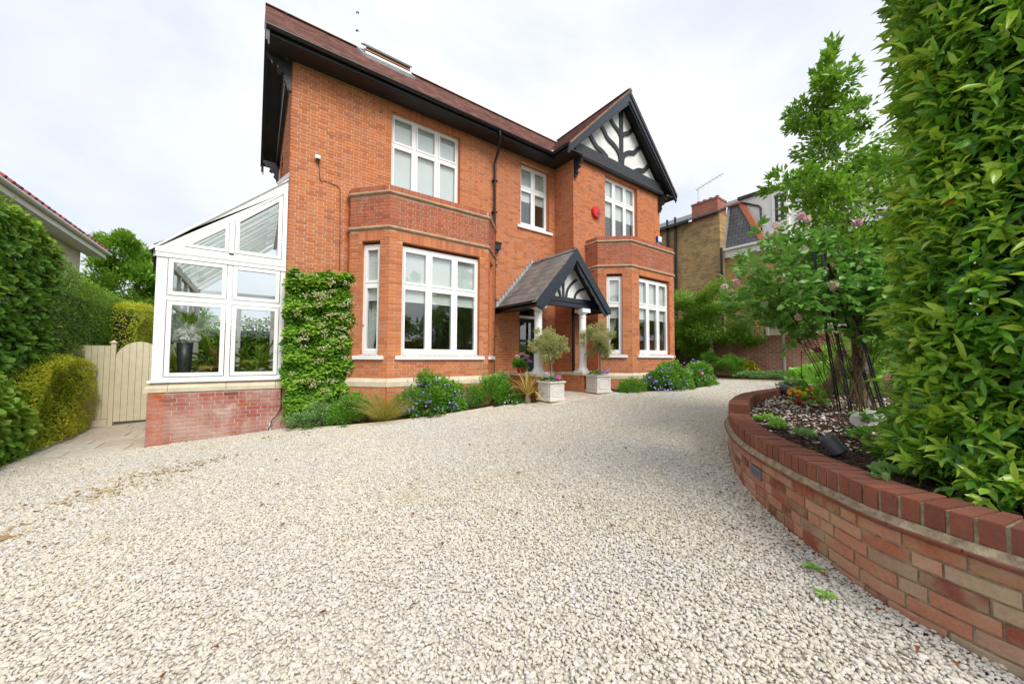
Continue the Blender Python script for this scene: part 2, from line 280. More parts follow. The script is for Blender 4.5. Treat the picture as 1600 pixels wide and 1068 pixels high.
# ------------------------------------------------------------------ mesh helpers
class MB:
    def __init__(s): s.v = []; s.f = []; s.sm = []; s.mi = []
    def add(s, vs_, fs, smooth=False, mi=0):
        b = len(s.v); s.v.extend([tuple(map(float, x)) for x in vs_])
        for f in fs: s.f.append(tuple(i+b for i in f)); s.sm.append(smooth); s.mi.append(mi)
    def box(s, x0, x1, y0, y1, z0, z1, mi=0):
        s.add([(x0,y0,z0),(x1,y0,z0),(x1,y1,z0),(x0,y1,z0),(x0,y0,z1),(x1,y0,z1),(x1,y1,z1),(x0,y1,z1)],
              [(0,3,2,1),(4,5,6,7),(0,1,5,4),(1,2,6,5),(2,3,7,6),(3,0,4,7)], False, mi)
    def ob(s, P, d, n, s0, s1, o0, o1, z0, z1, mi=0, skew=0):
        "box on a wall line: P plan start, d along, n outward"
        c = []
        for z in (z0, z1):
            for (a, b) in ((s0,o1),(s1,o1),(s1,o0),(s0,o0)): c.append((P[0]+d[0]*a+n[0]*b, P[1]+d[1]*a+n[1]*b, z))
        s.add(c, [(0,3,2,1),(4,5,6,7),(0,1,5,4),(1,2,6,5),(2,3,7,6),(3,0,4,7)], False, mi)
    def prism(s, poly, vec, mi=0, smooth=False):
        "poly: ring of 3d points, extruded by vec"
        n = len(poly); a = [tuple(p) for p in poly]; b = [(p[0]+vec[0], p[1]+vec[1], p[2]+vec[2]) for p in poly]
        s.add(a+b, [tuple(range(n))[::-1], tuple(range(n, 2*n))], False, mi)
        s.add(a+b, [(i, (i+1) % n, n+(i+1) % n, n+i) for i in range(n)], smooth, mi)
    def tube(s, pts, r, n=8, cap=True, r1=None):
        pts = [Vector(p) for p in pts]; rings = []; k = len(pts)
        ref = Vector((0, 0, 1))
        for i, p in enumerate(pts):
            t = (pts[min(i+1, k-1)]-pts[max(i-1, 0)]).normalized()
            a = t.cross(ref)
            if a.length < .05: a = t.cross(Vector((1, 0, 0)))
            a.normalize(); b = t.cross(a); rr = r if r1 is None else r+(r1-r)*i/(k-1)
            if isinstance(r, (list, tuple)): rr = r[i]
            rings.append([p+a*rr*math.cos(2*math.pi*j/n)+b*rr*math.sin(2*math.pi*j/n) for j in range(n)])
        s.add([q for g in rings for q in g], [(i*n+j, i*n+(j+1) % n, (i+1)*n+(j+1) % n, (i+1)*n+j) for i in range(k-1) for j in range(n)], True)
        if cap: s.add([q for q in rings[0]]+[q for q in rings[-1]], [tuple(range(n))[::-1], tuple(range(n, 2*n))])
    def lathe(s, prof, c, n=20, axis=None):
        "prof: (radius, height) list round the vertical through c"
        v = []
        for (r, h) in prof:
            for j in range(n):
                a = 2*math.pi*j/n; v.append((c[0]+r*math.cos(a), c[1]+r*math.sin(a), c[2]+h))
        k = len(prof)
        s.add(v, [(i*n+j, i*n+(j+1) % n, (i+1)*n+(j+1) % n, (i+1)*n+j) for i in range(k-1) for j in range(n)], True)
        s.add(v[:n], [tuple(range(n))[::-1]]); s.add(v[-n:], [tuple(range(n))])
    def ribbon(s, pts, wd, y0, y1):
        "curved board in an XZ plane: pts (x,z), width wd, between y0 and y1"
        k = len(pts); L = []; R = []
        for i, p in enumerate(pts):
            a = pts[max(i-1, 0)]; b = pts[min(i+1, k-1)]; t = Vector((b[0]-a[0], b[1]-a[1])).normalized()
            w_ = wd[i] if isinstance(wd, (list, tuple)) else wd
            L.append((p[0]-t.y*w_/2, p[1]+t.x*w_/2)); R.append((p[0]+t.y*w_/2, p[1]-t.x*w_/2))
        for i in range(k-1):
            q = [L[i], R[i], R[i+1], L[i+1]]
            s.prism([(x, y0, z) for x, z in q], (0, y1-y0, 0))
    def build(s, name, mat, parent=None, link=True):
        me = bpy.data.meshes.new(name); me.from_pydata(s.v, [], s.f)
        mats = mat if isinstance(mat, (list, tuple)) else [mat]
        for q in mats: me.materials.append(M[q])
        me.polygons.foreach_set('use_smooth', s.sm); me.polygons.foreach_set('material_index', s.mi)
        bm = bmesh.new(); bm.from_mesh(me); bmesh.ops.recalc_face_normals(bm, faces=bm.faces); bm.to_mesh(me); bm.free()
        me.update()
        return place(name, me, parent)
def root_of(o):
    "sum of the locations up the parent chain (nothing here is rotated)"
    l = Vector((0, 0, 0))
    while o is not None: l = l+o.location; o = o.parent
    return l
def place(name, me, parent=None):
    o = bpy.data.objects.new(name, me); COL.objects.link(o)
    if parent is not None: o.parent = parent; o.location = -root_of(parent)
    return o
def tag(o, label=None, cat=None, group=None, kind=None):
    if label: o['label'] = label
    if cat: o['category'] = cat
    if group: o['group'] = group
    if kind: o['kind'] = kind
    return o
def thing(name, label, cat, loc=(0, 0, 0), group=None):
    o = bpy.data.objects.new(name, None); COL.objects.link(o); o.location = loc; o.empty_display_size = .2
    return tag(o, label, cat, group)
def part(name, mat, parent, fn):
    b = MB(); fn(b); return b.build(name, mat, parent)
def smooth_curve(P, n):
    "Catmull-Rom through P, then resampled evenly"
    P = [np.array(p, float) for p in P]; Q = [2*P[0]-P[1]]+P+[2*P[-1]-P[-2]]; o = []
    for i in range(1, len(Q)-2):
        for t in np.linspace(0, 1, 12, endpoint=False):
            a, b, c, d = Q[i-1], Q[i], Q[i+1], Q[i+2]
            o.append(.5*((2*b)+(-a+c)*t+(2*a-5*b+4*c-d)*t*t+(-a+3*b-3*c+d)*t**3))
    o.append(P[-1]); o = np.array(o)
    s = np.concatenate([[0], np.cumsum(np.linalg.norm(np.diff(o, axis=0), axis=1))])
    q = np.linspace(0, s[-1], n)
    return np.stack([np.interp(q, s, o[:, k]) for k in range(o.shape[1])], 1), s[-1]
def rise(x, y): return .095*np.exp(-((x-6.9)/2.0)**2)*np.clip((y-4.3)/2.0, 0, 1)**2*(3-2*np.clip((y-4.3)/2.0, 0, 1))     # the drive lifts a little to the porch
def gza(x, y=0.): return .055*np.clip(x, -8, 13.2)+rise(x, y)
def gz(x, y=0.): return float(gza(x, y))
def inpoly(px, py, poly):
    c = np.zeros(len(px), bool); n = len(poly); j = n-1
    for i in range(n):
        xi, yi = poly[i]; xj, yj = poly[j]
        if yi != yj:
            c ^= ((yi > py) != (yj > py)) & (px < (xj-xi)*(py-yi)/(yj-yi)+xi)
        j = i
    return c
def project(p):
    q = np.asarray(p, float)-np.array([0, 0, CAMZ]); z = q@np.array(fwd)
    return 800+558.1*(q@np.array(rt))/z, 534-558.1*(q@np.array(up))/z, z

# ---- foliage
def unit(a): return a/np.maximum(np.linalg.norm(a, axis=1, keepdims=True), 1e-9)
T_LEAF = (np.array([(0,0,0),(.42,-.5,.10),(.5,0,-.02),(.42,.5,.10),(1,0,-.12)]), [(0,2,1),(0,3,2),(1,2,4),(2,3,4)])
T_FINE = (np.array([(0,0,0),(.25,-.42,.08),(.25,0,0),(.25,.42,.08),(.62,-.44,.05),(.62,0,-.04),(.62,.44,.05),(1,0,-.16)]), [(0,2,1),(0,3,2),(1,2,5,4),(2,3,6,5),(4,5,7),(5,6,7)])
T_ROUND = (np.array([(0,0,0),(.2,-.42,.06),(.2,.42,.06),(.5,0,-.03),(.6,-.52,.05),(.6,.52,.05),(.9,-.25,-.03),(.9,.25,-.03),(1.02,0,-.08)]), [(0,3,1),(0,2,3),(1,3,4),(3,2,5),(4,3,6),(3,5,7),(6,3,8),(3,7,8)])
T_BLADE = (np.array([(0,-.5,0),(0,.5,0),(.4,-.45,.06),(.4,.45,.06),(.75,-.3,.02),(.75,.3,.02),(1,0,-.14)]), [(0,1,3,2),(2,3,5,4),(4,5,6)])
T_PETALS = (np.array([(0,0,0)]+[(.5*math.cos(a), .5*math.sin(a), .12 if i % 2 else .02) for i, a in enumerate(np.linspace(0, 2*math.pi, 11)[:-1])]), [(0, i+1, (i+1) % 10+1) for i in range(10)])
def leaves(name, mat, parent, pos, dirs, L, W=None, nor=None, tone=None, tmpl=T_LEAF, link=True):
    n = len(pos); a = unit(np.asarray(dirs, float)); L = np.broadcast_to(L, (n,)); W = L*.5 if W is None else np.broadcast_to(W, (n,))
    if nor is None: nor = rng.normal(size=(n, 3))*.55+np.array([0, 0, 1.])
    b = unit(np.cross(nor, a)); c = np.cross(a, b)
    tv, tf = tmpl; k = len(tv)
    v = pos[:, None, :] + a[:, None, :]*(tv[None, :, 0:1]*L[:, None, None]) + b[:, None, :]*(tv[None, :, 1:2]*W[:, None, None]) + c[:, None, :]*(tv[None, :, 2:3]*L[:, None, None])
    me = bpy.data.meshes.new(name); nv = n*k; me.vertices.add(nv); me.vertices.foreach_set('co', v.reshape(-1).astype(np.float32))
    sizes = np.array([len(f) for f in tf]); flat = np.concatenate([np.array(f) for f in tf])
    loops = (np.arange(n)[:, None]*k+flat[None]).reshape(-1); me.loops.add(len(loops)); me.loops.foreach_set('vertex_index', loops.astype(np.int32))
    nf = n*len(tf); me.polygons.add(nf); tot = np.tile(sizes, n); st = np.concatenate([[0], np.cumsum(tot)[:-1]])
    me.polygons.foreach_set('loop_start', st.astype(np.int32))
    me.update(calc_edges=True); me.validate()
    me.polygons.foreach_set('use_smooth', np.ones(nf, bool))
    at = me.attributes.new('tone', 'FLOAT', 'POINT'); tn = np.full(n, .4) if tone is None else np.clip(tone, 0, 1)
    at.data.foreach_set('value', np.repeat(tn, k).astype(np.float32))
    me.materials.append(M[mat])
    return place(name, me, parent)
def rdir(n): return unit(rng.normal(size=(n, 3)))
def fbm(p, seed, s):
    "cheap lumpy field for outlines and clumps"
    r = np.random.default_rng(seed); o = np.zeros(len(p))
    for k in range(10):
        q = r.normal(size=3)*s*(1+.35*k); o += np.sin(p@q+r.uniform(0, 6.28))/(1+.35*k)
    return o/3.2
def crown(c, rad, n, clumps=26, spread=.28, shell=.72, seed=1, flat=0):
    "points and outward directions for a leafy crown with clumps and gaps"
    r = np.random.default_rng(seed); u = unit(r.normal(size=(clumps, 3)))
    if flat: u[:, 2] = np.abs(u[:, 2])
    rr = shell+(1-shell)*r.random(clumps)[:, None]*1.1; cc = u*rr
    small = r.random(clumps)*.6+.5
    k = r.choice(clumps, n, p=small/small.sum()); off = unit(r.normal(size=(n, 3)))*(r.random((n, 1))**.5)*spread*small[k][:, None]
    q = cc[k]+off; d = unit(off+cc[k]*.45+np.array([0, 0, .15])); p = np.asarray(c)+q*np.asarray(rad)
    # tone gets lighter towards the outside and top of a clump
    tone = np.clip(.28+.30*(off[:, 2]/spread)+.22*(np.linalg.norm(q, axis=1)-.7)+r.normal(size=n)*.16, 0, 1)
    return p, unit(d+r.normal(size=(n, 3))*.35), tone

# ================================================================== the setting
def grid_sheet(name, mat, poly, step, zfun, label=None, kind='structure'):
    xs = np.arange(min(p[0] for p in poly), max(p[0] for p in poly)+step, step); ys = np.arange(min(p[1] for p in poly), max(p[1] for p in poly)+step, step)
    X, Y = np.meshgrid(xs, ys); ins = inpoly(X.ravel(), Y.ravel(), poly).reshape(X.shape)
    Z = zfun(X, Y); nx = len(xs); f = []
    ok = ins[:-1, :-1] & ins[1:, :-1] & ins[:-1, 1:] & ins[1:, 1:]
    for j, i in zip(*np.nonzero(ok)): f.append((j*nx+i, j*nx+i+1, (j+1)*nx+i+1, (j+1)*nx+i))
    me = bpy.data.meshes.new(name); me.from_pydata(np.stack([X.ravel(), Y.ravel(), Z.ravel()], 1).tolist(), [], f); me.materials.append(M[mat])
    bm = bmesh.new(); bm.from_mesh(me); bmesh.ops.delete(bm, geom=[v for v in bm.verts if not v.link_faces], context='VERTS'); bm.to_mesh(me); bm.free()
    me.polygons.foreach_set('use_smooth', np.ones(len(me.polygons), bool))
    o = place(name, me); o['kind'] = kind
    return o
def ground():
    b = MB(); xs = [-400, -60, -8, 0, 6, 13.2, 60, 400]; ys = [-400, -60, -12, 0, 12, 60, 400]
    v = [(x, y, gz(x)-.035) for y in ys for x in xs]; n = len(xs)
    b.add(v, [(j*n+i, j*n+i+1, (j+1)*n+i+1, (j+1)*n+i) for j in range(len(ys)-1) for i in range(n-1)])
    b.build('ground', 'lawn_ground')['kind'] = 'structure'
ground()
WALLP = [(2.36, -2.4), (2.42, -1.5), (2.50, -.6), (2.58, -.02), (2.66, .24), (2.76, .46), (2.99, .73), (3.22, .97), (3.70, 1.40), (4.2, 1.74), (4.85, 2.08), (5.42, 2.31), (6.43, 2.60), (7.2, 2.70), (7.84, 2.73), (8.6, 2.73), (9.6, 2.66), (11, 2.5), (13.1, 2.4)]
HOUSE_EDGE = [(13.1, 4.0), (12.8, 5.6), (12.8, 7.6), (12.2, 7.4), (11.75, 6.0), (11.1, 5.2), (10.56, 5.18), (9.7, 5.3), (8.92, 5.57), (8.3, 5.86), (8.0, 5.86), (7.3, 5.95), (6.3, 6.02), (5.5, 6.08), (5.44, 6.5), (5.3, 6.86), (5.0, 6.99), (4.53, 7.055), (3.9, 7.07), (3.27, 7.11), (2.7, 7.19), (2.126, 7.32), (1.7, 7.47), (1.257, 7.66), (.9, 7.85), (.62, 8.02), (.52, 8.15), (.5, 8.36), (-1.44, 8.36), (-3.3, 8.46)]
GRAVEL = [(-3.3, -2.4)]+[tuple(p) for p in smooth_curve(WALLP, 60)[0]]+HOUSE_EDGE
def gravel_z(X, Y): return gza(X, Y)+.006*np.sin(X*2.1+Y*1.3)*np.sin(Y*1.7-X*.6)
grid_sheet('driveway', 'gravel_bed', GRAVEL, .1, lambda X, Y: gravel_z(X, Y)-.008)

# ---- scatter: point cloud with size and turn, pebbles instanced on it
def pebble(name, mat, seed, sq=(1, .8, .55), rough=.22):
    r = np.random.default_rng(seed); bm = bmesh.new(); bmesh.ops.create_icosphere(bm, subdivisions=2 if seed < 100 else 1, radius=.5)
    ax = r.normal(size=(5, 3)); ax /= np.linalg.norm(ax, axis=1)[:, None]
    for v in bm.verts:
        p = np.array(v.co); s = 1+rough*.5*math.sin(3*p[0]*2+seed)+rough*.4*math.sin(4*p[1]*2+seed*2)
        p = p*s
        for a in ax:
            h = p@a
            if h > .36: p = p-a*(h-.36)*.9
        v.co = p*np.array(sq)
    me = bpy.data.meshes.new(name); bm.to_mesh(me); bm.free(); me.materials.append(M[mat])
    return bpy.data.objects.new(name, me)
def scatter(name, pts, size, mats_objs, label, cat, tilt=.5, seed=0):
    r = np.random.default_rng(seed); n = len(pts)
    me = bpy.data.meshes.new(name); me.vertices.add(n); me.vertices.foreach_set('co', np.asarray(pts, np.float32).reshape(-1))
    a = me.attributes.new('size', 'FLOAT_VECTOR', 'POINT'); a.data.foreach_set('vector', np.asarray(size, np.float32).reshape(-1))
    e = np.stack([r.normal(size=n)*tilt, r.normal(size=n)*tilt, r.random(n)*6.283], 1)
    a = me.attributes.new('turn', 'FLOAT_VECTOR', 'POINT'); a.data.foreach_set('vector', e.astype(np.float32).reshape(-1))
    o = place(name, me); tag(o, label, cat, kind='stuff')
    col = bpy.data.collections.new(name+'_kinds')
    for q in mats_objs: col.objects.link(q)
    g = bpy.data.node_groups.new(name, 'GeometryNodeTree')
    g.interface.new_socket('Geometry', in_out='INPUT', socket_type='NodeSocketGeometry'); g.interface.new_socket('Geometry', in_out='OUTPUT', socket_type='NodeSocketGeometry')
    gi = N(g, 'NodeGroupInput'); go = N(g, 'NodeGroupOutput'); ip = N(g, 'GeometryNodeInstanceOnPoints'); ci = N(g, 'GeometryNodeCollectionInfo')
    ci.inputs['Collection'].default_value = col; ci.inputs['Separate Children'].default_value = True; ci.inputs['Reset Children'].default_value = True
    na = N(g, 'GeometryNodeInputNamedAttribute', data_type='FLOAT_VECTOR'); na.inputs[0].default_value = 'size'
    nb = N(g, 'GeometryNodeInputNamedAttribute', data_type='FLOAT_VECTOR'); nb.inputs[0].default_value = 'turn'
    er = N(g, 'FunctionNodeEulerToRotation')
    g.links.new(gi.outputs[0], ip.inputs['Points']); g.links.new(ci.outputs[0], ip.inputs['Instance']); ip.inputs['Pick Instance'].default_value = True
    g.links.new(nb.outputs[0], er.inputs[0]); g.links.new(er.outputs[0], ip.inputs['Rotation']); g.links.new(na.outputs[0], ip.inputs['Scale'])
    g.links.new(ip.outputs[0], go.inputs[0])
    md = o.modifiers.new('scatter', 'NODES'); md.node_group = g
    return o
def gravel():
    # jittered lattice so stones neither pile up nor leave holes; only where a camera near the photo's can look
    P = []
    for layer, st in enumerate((.0178, .0225)):
        xs = np.arange(-3.3, 13.1, st); ys = np.arange(-2.4, 8.5, st); X, Y = np.meshgrid(xs, ys); X = X.ravel()+rng.uniform(-.5, .5, X.size)*st*1.1; Y = Y.ravel()+rng.uniform(-.5, .5, Y.size)*st*1.1
        p = np.stack([X, Y, gravel_z(X, Y)], 1); u, v, z = project(p)
        ok = (z > .5) & (u > -260) & (u < 1860) & (v < 1300); X, Y, p, z = X[ok], Y[ok], p[ok], z[ok]
        ok = inpoly(X, Y, GRAVEL); p = p[ok]; z = z[ok]
        if layer == 1: p[:, 2] += .006; ok = rng.random(len(p)) < .7; p = p[ok]
        P.append(p)
    P = np.concatenate(P); n = len(P); s = np.exp(rng.normal(size=n)*.28)*.0230
    P[:, 2] += rng.uniform(-.004, .006, n)
    size = np.stack([s*rng.uniform(.9, 1.25, n), s*rng.uniform(.75, 1.05, n), s*rng.uniform(.8, 1.1, n)], 1)
    scatter('gravel', P, size, [pebble('pebble', 'gravel_stone', 101+i, (1.05, .8, .58+.05*(i % 3)), .25) for i in range(8)], 'pale cream gravel covering the whole driveway', 'gravel', .17, 3)
gravel()
def litter():
    P = []
    for cx, cyy, sx, sy, k in ((-.92, 6.35, .22, .16, 150), (-1.35, 5.85, .28, .14, 130), (-1.7, 5.0, .3, .2, 70), (-.45, 6.6, .15, .1, 50), (.4, 7.45, .25, .12, 40), (2.0, 4.0, .9, .8, 50)):
        P.append(np.stack([cx+rng.normal(size=k)*sx, cyy+rng.normal(size=k)*sy], 1))
    P = np.concatenate(P); n = len(P); s = np.exp(rng.normal(size=n)*.4)*.026
    scatter('tan_litter', np.stack([P[:, 0], P[:, 1], gravel_z(P[:, 0], P[:, 1])+.018], 1), np.stack([s*1.5, s*.8, s*.4], 1), [pebble('crumb', 'tan_litter', 401+i, (1, .8, .7), .5) for i in range(4)], 'tan patches of crumbled bark and seed litter on the left gravel', 'litter', .3, 9)
litter()

# paved side path by the conservatory
def side_path():
    path = MB(); path.add([(-3.1, 8.40, gz(-3.1)-.02), (-1.44, 8.40, gz(-1.44)-.02), (-1.44, 13.5, gz(-1.44)-.02), (-3.1, 13.5, gz(-3.1)-.02)], [(0, 1, 2, 3)])
    po = path.build('path', 'lime_mortar'); po['kind'] = 'structure'
    y = 8.43; r = random.Random(4)
    while y < 12.6:
        h = r.choice([.28, .42, .56]); x = -3.08+r.uniform(-.25, 0)
        while x < -1.46:
            wd = r.choice([.42, .56, .72, .85]); a = max(x, -3.08); c = min(x+wd, -1.452)
            if c-a > .1:
                b = MB(); z = lambda q: gz(q)+.006+r.uniform(-.002, .002); g = .006
                q = [(a+g, y+g), (c-g, y+g), (c-g, y+h-g), (a+g, y+h-g)]
                b.prism([(px, py, z(px)-.03) for px, py in q], (0, 0, .03)); b.build('paving_slab', 'paving', po)
            x += wd
        y += h
side_path()
def porch_paving():
    path = MB(); path.add([(5.5, 6.05, .33), (7.95, 5.95, .44), (8.1, 8.4, .43), (5.75, 8.4, .30)], [(0, 1, 2, 3)]); po = path.build('path', 'earth'); po['kind'] = 'structure'
    for (x0, x1, y0, y1) in ((5.45, 6.05, 6.02, 6.6), (6.06, 6.7, 5.98, 6.6), (6.71, 7.3, 5.94, 6.6), (7.31, 7.95, 5.9, 6.6), (5.8, 6.5, 6.61, 7.2), (6.51, 7.2, 6.61, 7.2), (7.21, 8.08, 6.61, 7.2), (5.8, 6.8, 7.21, 7.8), (6.81, 7.7, 7.21, 7.8), (5.8, 6.6, 7.81, 8.38), (6.61, 7.7, 7.81, 8.38)):
        b = MB(); b.prism([(x0, y0, gz(x0, y0)-.01), (x1, y0, gz(x1, y0)-.01), (x1, y1, gz(x1, y1)-.01), (x0, y1, gz(x0, y1)-.01)], (0, 0, .03)); b.build('paving_slab', 'paving', po)
porch_paving()
# planted borders
FRONT_BED = [(p[0], p[1]+.04) for p in HOUSE_EDGE if .45 < p[0] < 5.9 and p[1] > 6.2][::-1]+[(5.8, 8.4), (.47, 8.4)]
grid_sheet('flower_border_soil', 'earth', [(.5, 8.4)]+FRONT_BED, .07, lambda X, Y: gza(X, Y)+.02+.012*np.sin(X*9)*np.sin(Y*11))
RIGHT_BED = [(8.0, 6.6), (8.0, 5.95), (8.34, 5.88), (8.95, 5.62), (9.7, 5.35), (10.56, 5.22), (11.08, 5.25), (11.7, 6.0), (12.1, 7.3), (12.1, 7.6), (8.1, 7.6)]
grid_sheet('flower_border_soil', 'earth', RIGHT_BED, .07, lambda X, Y: gza(X, Y)+.02+.012*np.sin(X*9)*np.sin(Y*11))
grid_sheet('flower_border_soil', 'earth', [(12.85, 7.6), (12.85, 5.6), (13.14, 4.0), (13.14, -6), (16.2, -6), (16.2, 14), (12.6, 14)], .25, lambda X, Y: gza(X)+.03)
def edging(name, pts, w_=.04, h=.05):
    b = MB(); c, L = smooth_curve(pts, max(8, int(len(pts)*4)))
    for i in range(len(c)-1):
        p, q = c[i], c[i+1]; d = unit((q-p)[None])[0]; nn = np.array([d[1], -d[0]])
        pts4 = [p-nn*w_/2, p+nn*w_/2, q+nn*w_/2, q-nn*w_/2]
        b.prism([(x, y, gz(x, y)-.03) for x, y in pts4], (0, 0, .03+h))
    o = b.build(name, 'stone'); o['kind'] = 'structure'
edging('border_edging', [p for p in HOUSE_EDGE if .45 < p[0] < 5.6 and p[1] > 7][::-1][1:], .035, .035)
edging('border_edging', [(8.02, 5.9), (8.32, 5.86), (8.92, 5.57), (9.7, 5.3), (10.56, 5.18), (11.1, 5.2), (11.7, 5.95)], .035, .03)
edging('border_edging', [(12.8, 7.4), (12.8, 5.6), (12.95, 4.8), (13.1, 4.0), (13.1, 2.5)], .04, .05)

# ================================================================== the house
AX, FY, DX, PY, RX, BKY = .463, 8.4, 7.718, 7.589, 12.32, 13.4
EZ = 7.5
house = thing('brick_house', 'orange red brick detached house with black timber gable and two bay windows', 'house', (AX, FY, 0))
LB = [(1.587, 8.4), (1.587, 8.2), (2.212, 7.514), (4.664, 7.514), (5.30, 8.2), (5.30, 8.4)]
RB = [(8.255, 7.589), (8.255, 7.11), (8.97, 6.445), (11.244, 6.445), (11.95, 7.11), (11.95, 7.589)]
def seg(p, q):
    p = np.array(p, float); q = np.array(q, float); L = np.linalg.norm(q-p); d = (q-p)/L
    return p, d, np.array([d[1], -d[0]]), L
BR = []          # every brick laid: (P, d, n, s0, s1, z0, z1, proud, material)
def lay(P, d, n, L, z0, z1, holes=(), mat='house_brick', course=.0705, off=0., proud=.0, lint=(), r=random.Random(2)):
    k = 0; z = z0
    while z+.045 < z1:
        za, zb = z+.0055, min(z+course-.0055, z1-.002)
        segs = [(-.004, L+.004, za, zb)]
        for (h0, h1, hz0, hz1) in list(holes)+[(a-.12, b+.12, c, c+.215) for a, b, c in lint]:
            if hz0 < zb-.001 and hz1 > za+.001:
                new = []
                for a, b, u0_, u1_ in segs:
                    if b <= h0 or a >= h1: new.append((a, b, u0_, u1_)); continue
                    if h0-a > .025: new.append((a, h0, u0_, u1_))
                    if b-h1 > .025: new.append((h1, b, u0_, u1_))
                    lo_, hi_ = max(a, h0), min(b, h1)
                    if hz0 > u0_+.02: new.append((lo_, hi_, u0_, min(u1_, hz0-.004)))
                    if hz1 < u1_-.02: new.append((lo_, hi_, max(u0_, hz1+.004), u1_))
                segs = new
        # Flemish bond
        x = -(.16875 if k % 2 else 0)-.05+off; st = True
        marks = []
        while x < L:
            w_ = .215 if st else .1025; marks.append((x, x+w_)); x += w_+.012; st = not st
        for a, b, u0_, u1_ in segs:
            row = [[max(p, a), min(q, b)] for p, q in marks if min(q, b)-max(p, a) > .045]
            if not row: row = [[a, b]]
            row[0][0] = a; row[-1][1] = b
            for p2, q2 in row: BR.append((P, d, n, p2, q2, u0_, u1_, proud+r.uniform(-.0015, .002), mat))
        z += course; k += 1
    for a, b, c in lint:                          # soldier course over an opening
        nn = round((b-a+.24)/.0745); pt = (b-a+.24)/nn
        for i in range(nn): BR.append((P, d, n, a-.12+i*pt+.004, a-.12+(i+1)*pt-.004, c+.004, c+.211, proud+r.uniform(-.001, .002), mat))
def body(b, P, d, n, L, z0, z1, holes, th=.26, end=.0):
    e0, e1 = (end, L-end); S = sorted({e0, e1}|{v for h in holes for v in h[:2] if e0 < v < e1}); Z = sorted({z0, z1}|{v for h in holes for v in h[2:] if z0 < v < z1})
    for i in range(len(S)-1):
        for j in range(len(Z)-1):
            sc, zc = (S[i]+S[i+1])/2, (Z[j]+Z[j+1])/2
            if any(h[0] < sc < h[1] and h[2] < zc < h[3] for h in holes): continue
            b.ob(P, d, n, S[i], S[i+1], -th, -.012, Z[j], Z[j+1], 1)
            b.ob(P, d, n, S[i], S[i+1], -.011, -.006, Z[j], Z[j+1], 0)
walls = MB()
WIN = []         # (P, d, n, s0, s1, z0, z1, columns, transom z, blind bottom z, curtain sides, dark)
def wall(p, q, z0, z1, holes=(), bholes=None, lint=(), mat='house_brick', lz0=None, off=0., th=.26):
    P, d, n, L = seg(p, q)
    lay(P, d, n, L, z0 if lz0 is None else lz0, z1, holes, mat, off=off, lint=lint)
    body(walls, P, d, n, L, z0, z1, holes if bholes is None else bholes, th, .02)
    return P, d, n, L
PB = .99        # top of the stone plinth course
# main front
upL = (2.489-AX, 4.297-AX, 5.18, 7.33); upM = (6.327-AX, 7.445-AX, 5.40, 7.31); dr = (6.30-AX, 7.10-AX, .86, 3.10)
wall((AX, FY), (DX, FY), PB, EZ+.02, [upL, upM, dr, (1.587-AX, 5.30-AX, 0, 4.95)], [upL, upM, dr, (1.85-AX, 5.04-AX, 1.05, 4.1)], lint=[(upL[0], upL[1], 7.30), (dr[0], dr[1], 3.10)])
WIN.append((np.array([AX, FY]), np.array([1., 0]), np.array([0, -1.]), *upL, 3, 6.555, 5.2, '', 1)); WIN.append((np.array([AX, FY]), np.array([1., 0]), np.array([0, -1.]), *upM, 2, 6.585, 6.25, '', 0))
# left flank, projection return, projection front, right flank, back
wall((AX, BKY), (AX, FY), PB, EZ+.02, [(1.2, 2.1, 5.2, 7.0)], lint=[(1.2, 2.1, 7.0)])
wall((DX, FY), (DX, PY), PB, EZ+.02)
upR = (9.18-DX, 10.925-DX, 5.18, 7.48)
wall((DX, PY), (RX, PY), PB, 7.70, [upR, (8.255-DX, 11.95-DX, 0, 4.95)], [upR, (8.5-DX, 11.7-DX, 1.05, 4.1)])
WIN.append((np.array([DX, PY]), np.array([1., 0]), np.array([0, -1.]), *upR, 3, 6.74, 6.2, '', 0))
body(walls, *seg((RX, PY), (RX, BKY)), 0, EZ, []); body(walls, *seg((RX, BKY), (AX, BKY)), 0, EZ, [])
def bay(B, front, obl, zt, sill):
    for i in range(5):
        P, d, n, L = seg(B[i], B[i+1]); holes = []; lint = []
        if i == 2: holes = [(front[0], front[1], sill, zt)]; lint = [(front[0], front[1], zt+.06)]
        if i in (1, 3):
            a, c = (obl[0]*L, obl[1]*L) if i == 1 else ((1-obl[1])*L, (1-obl[0])*L)
            holes = [(a, c, sill, zt)]; lint = [(a+.04, c-.04, zt+.06)]
        hl = [(h[0], h[1], h[2], h[3]+.06) for h in holes]
        lay(P, d, n, L, PB, 4.13, hl, lint=lint, off=.07*i); body(walls, P, d, n, L, PB, 4.15, hl, .22)
        lay(P, d, n, L, 4.21, 4.87, mat='parapet_brick', off=.11*i); body(walls, P, d, n, L, 4.15, 4.93, [], .22)
        x = .0                                                       # brick-on-edge top of the parapet
        while x+.066 < L+.01: BR.append((P, d, n, x, x+.066, 4.965, 5.07, .004, 'parapet_brick')); x += .0755
        body(walls, P, d, n, L, 4.93, 5.065, [], .22)
        for h in holes: WIN.append((P, d, n, h[0], h[1], sill, zt, 3 if i == 2 else 1, None, None, ('L' if i == 1 else 'R' if i == 3 else ''), 0))
bay(LB, (2.503-2.212, 4.41-2.212), (.31, .78), 3.84, 1.485)
bay(RB, (9.33-8.97, 10.97-8.97), (.26, .73), 3.88, 1.55)
wo = walls.build('wall', ['mortar', 'brick_reveal'], house)
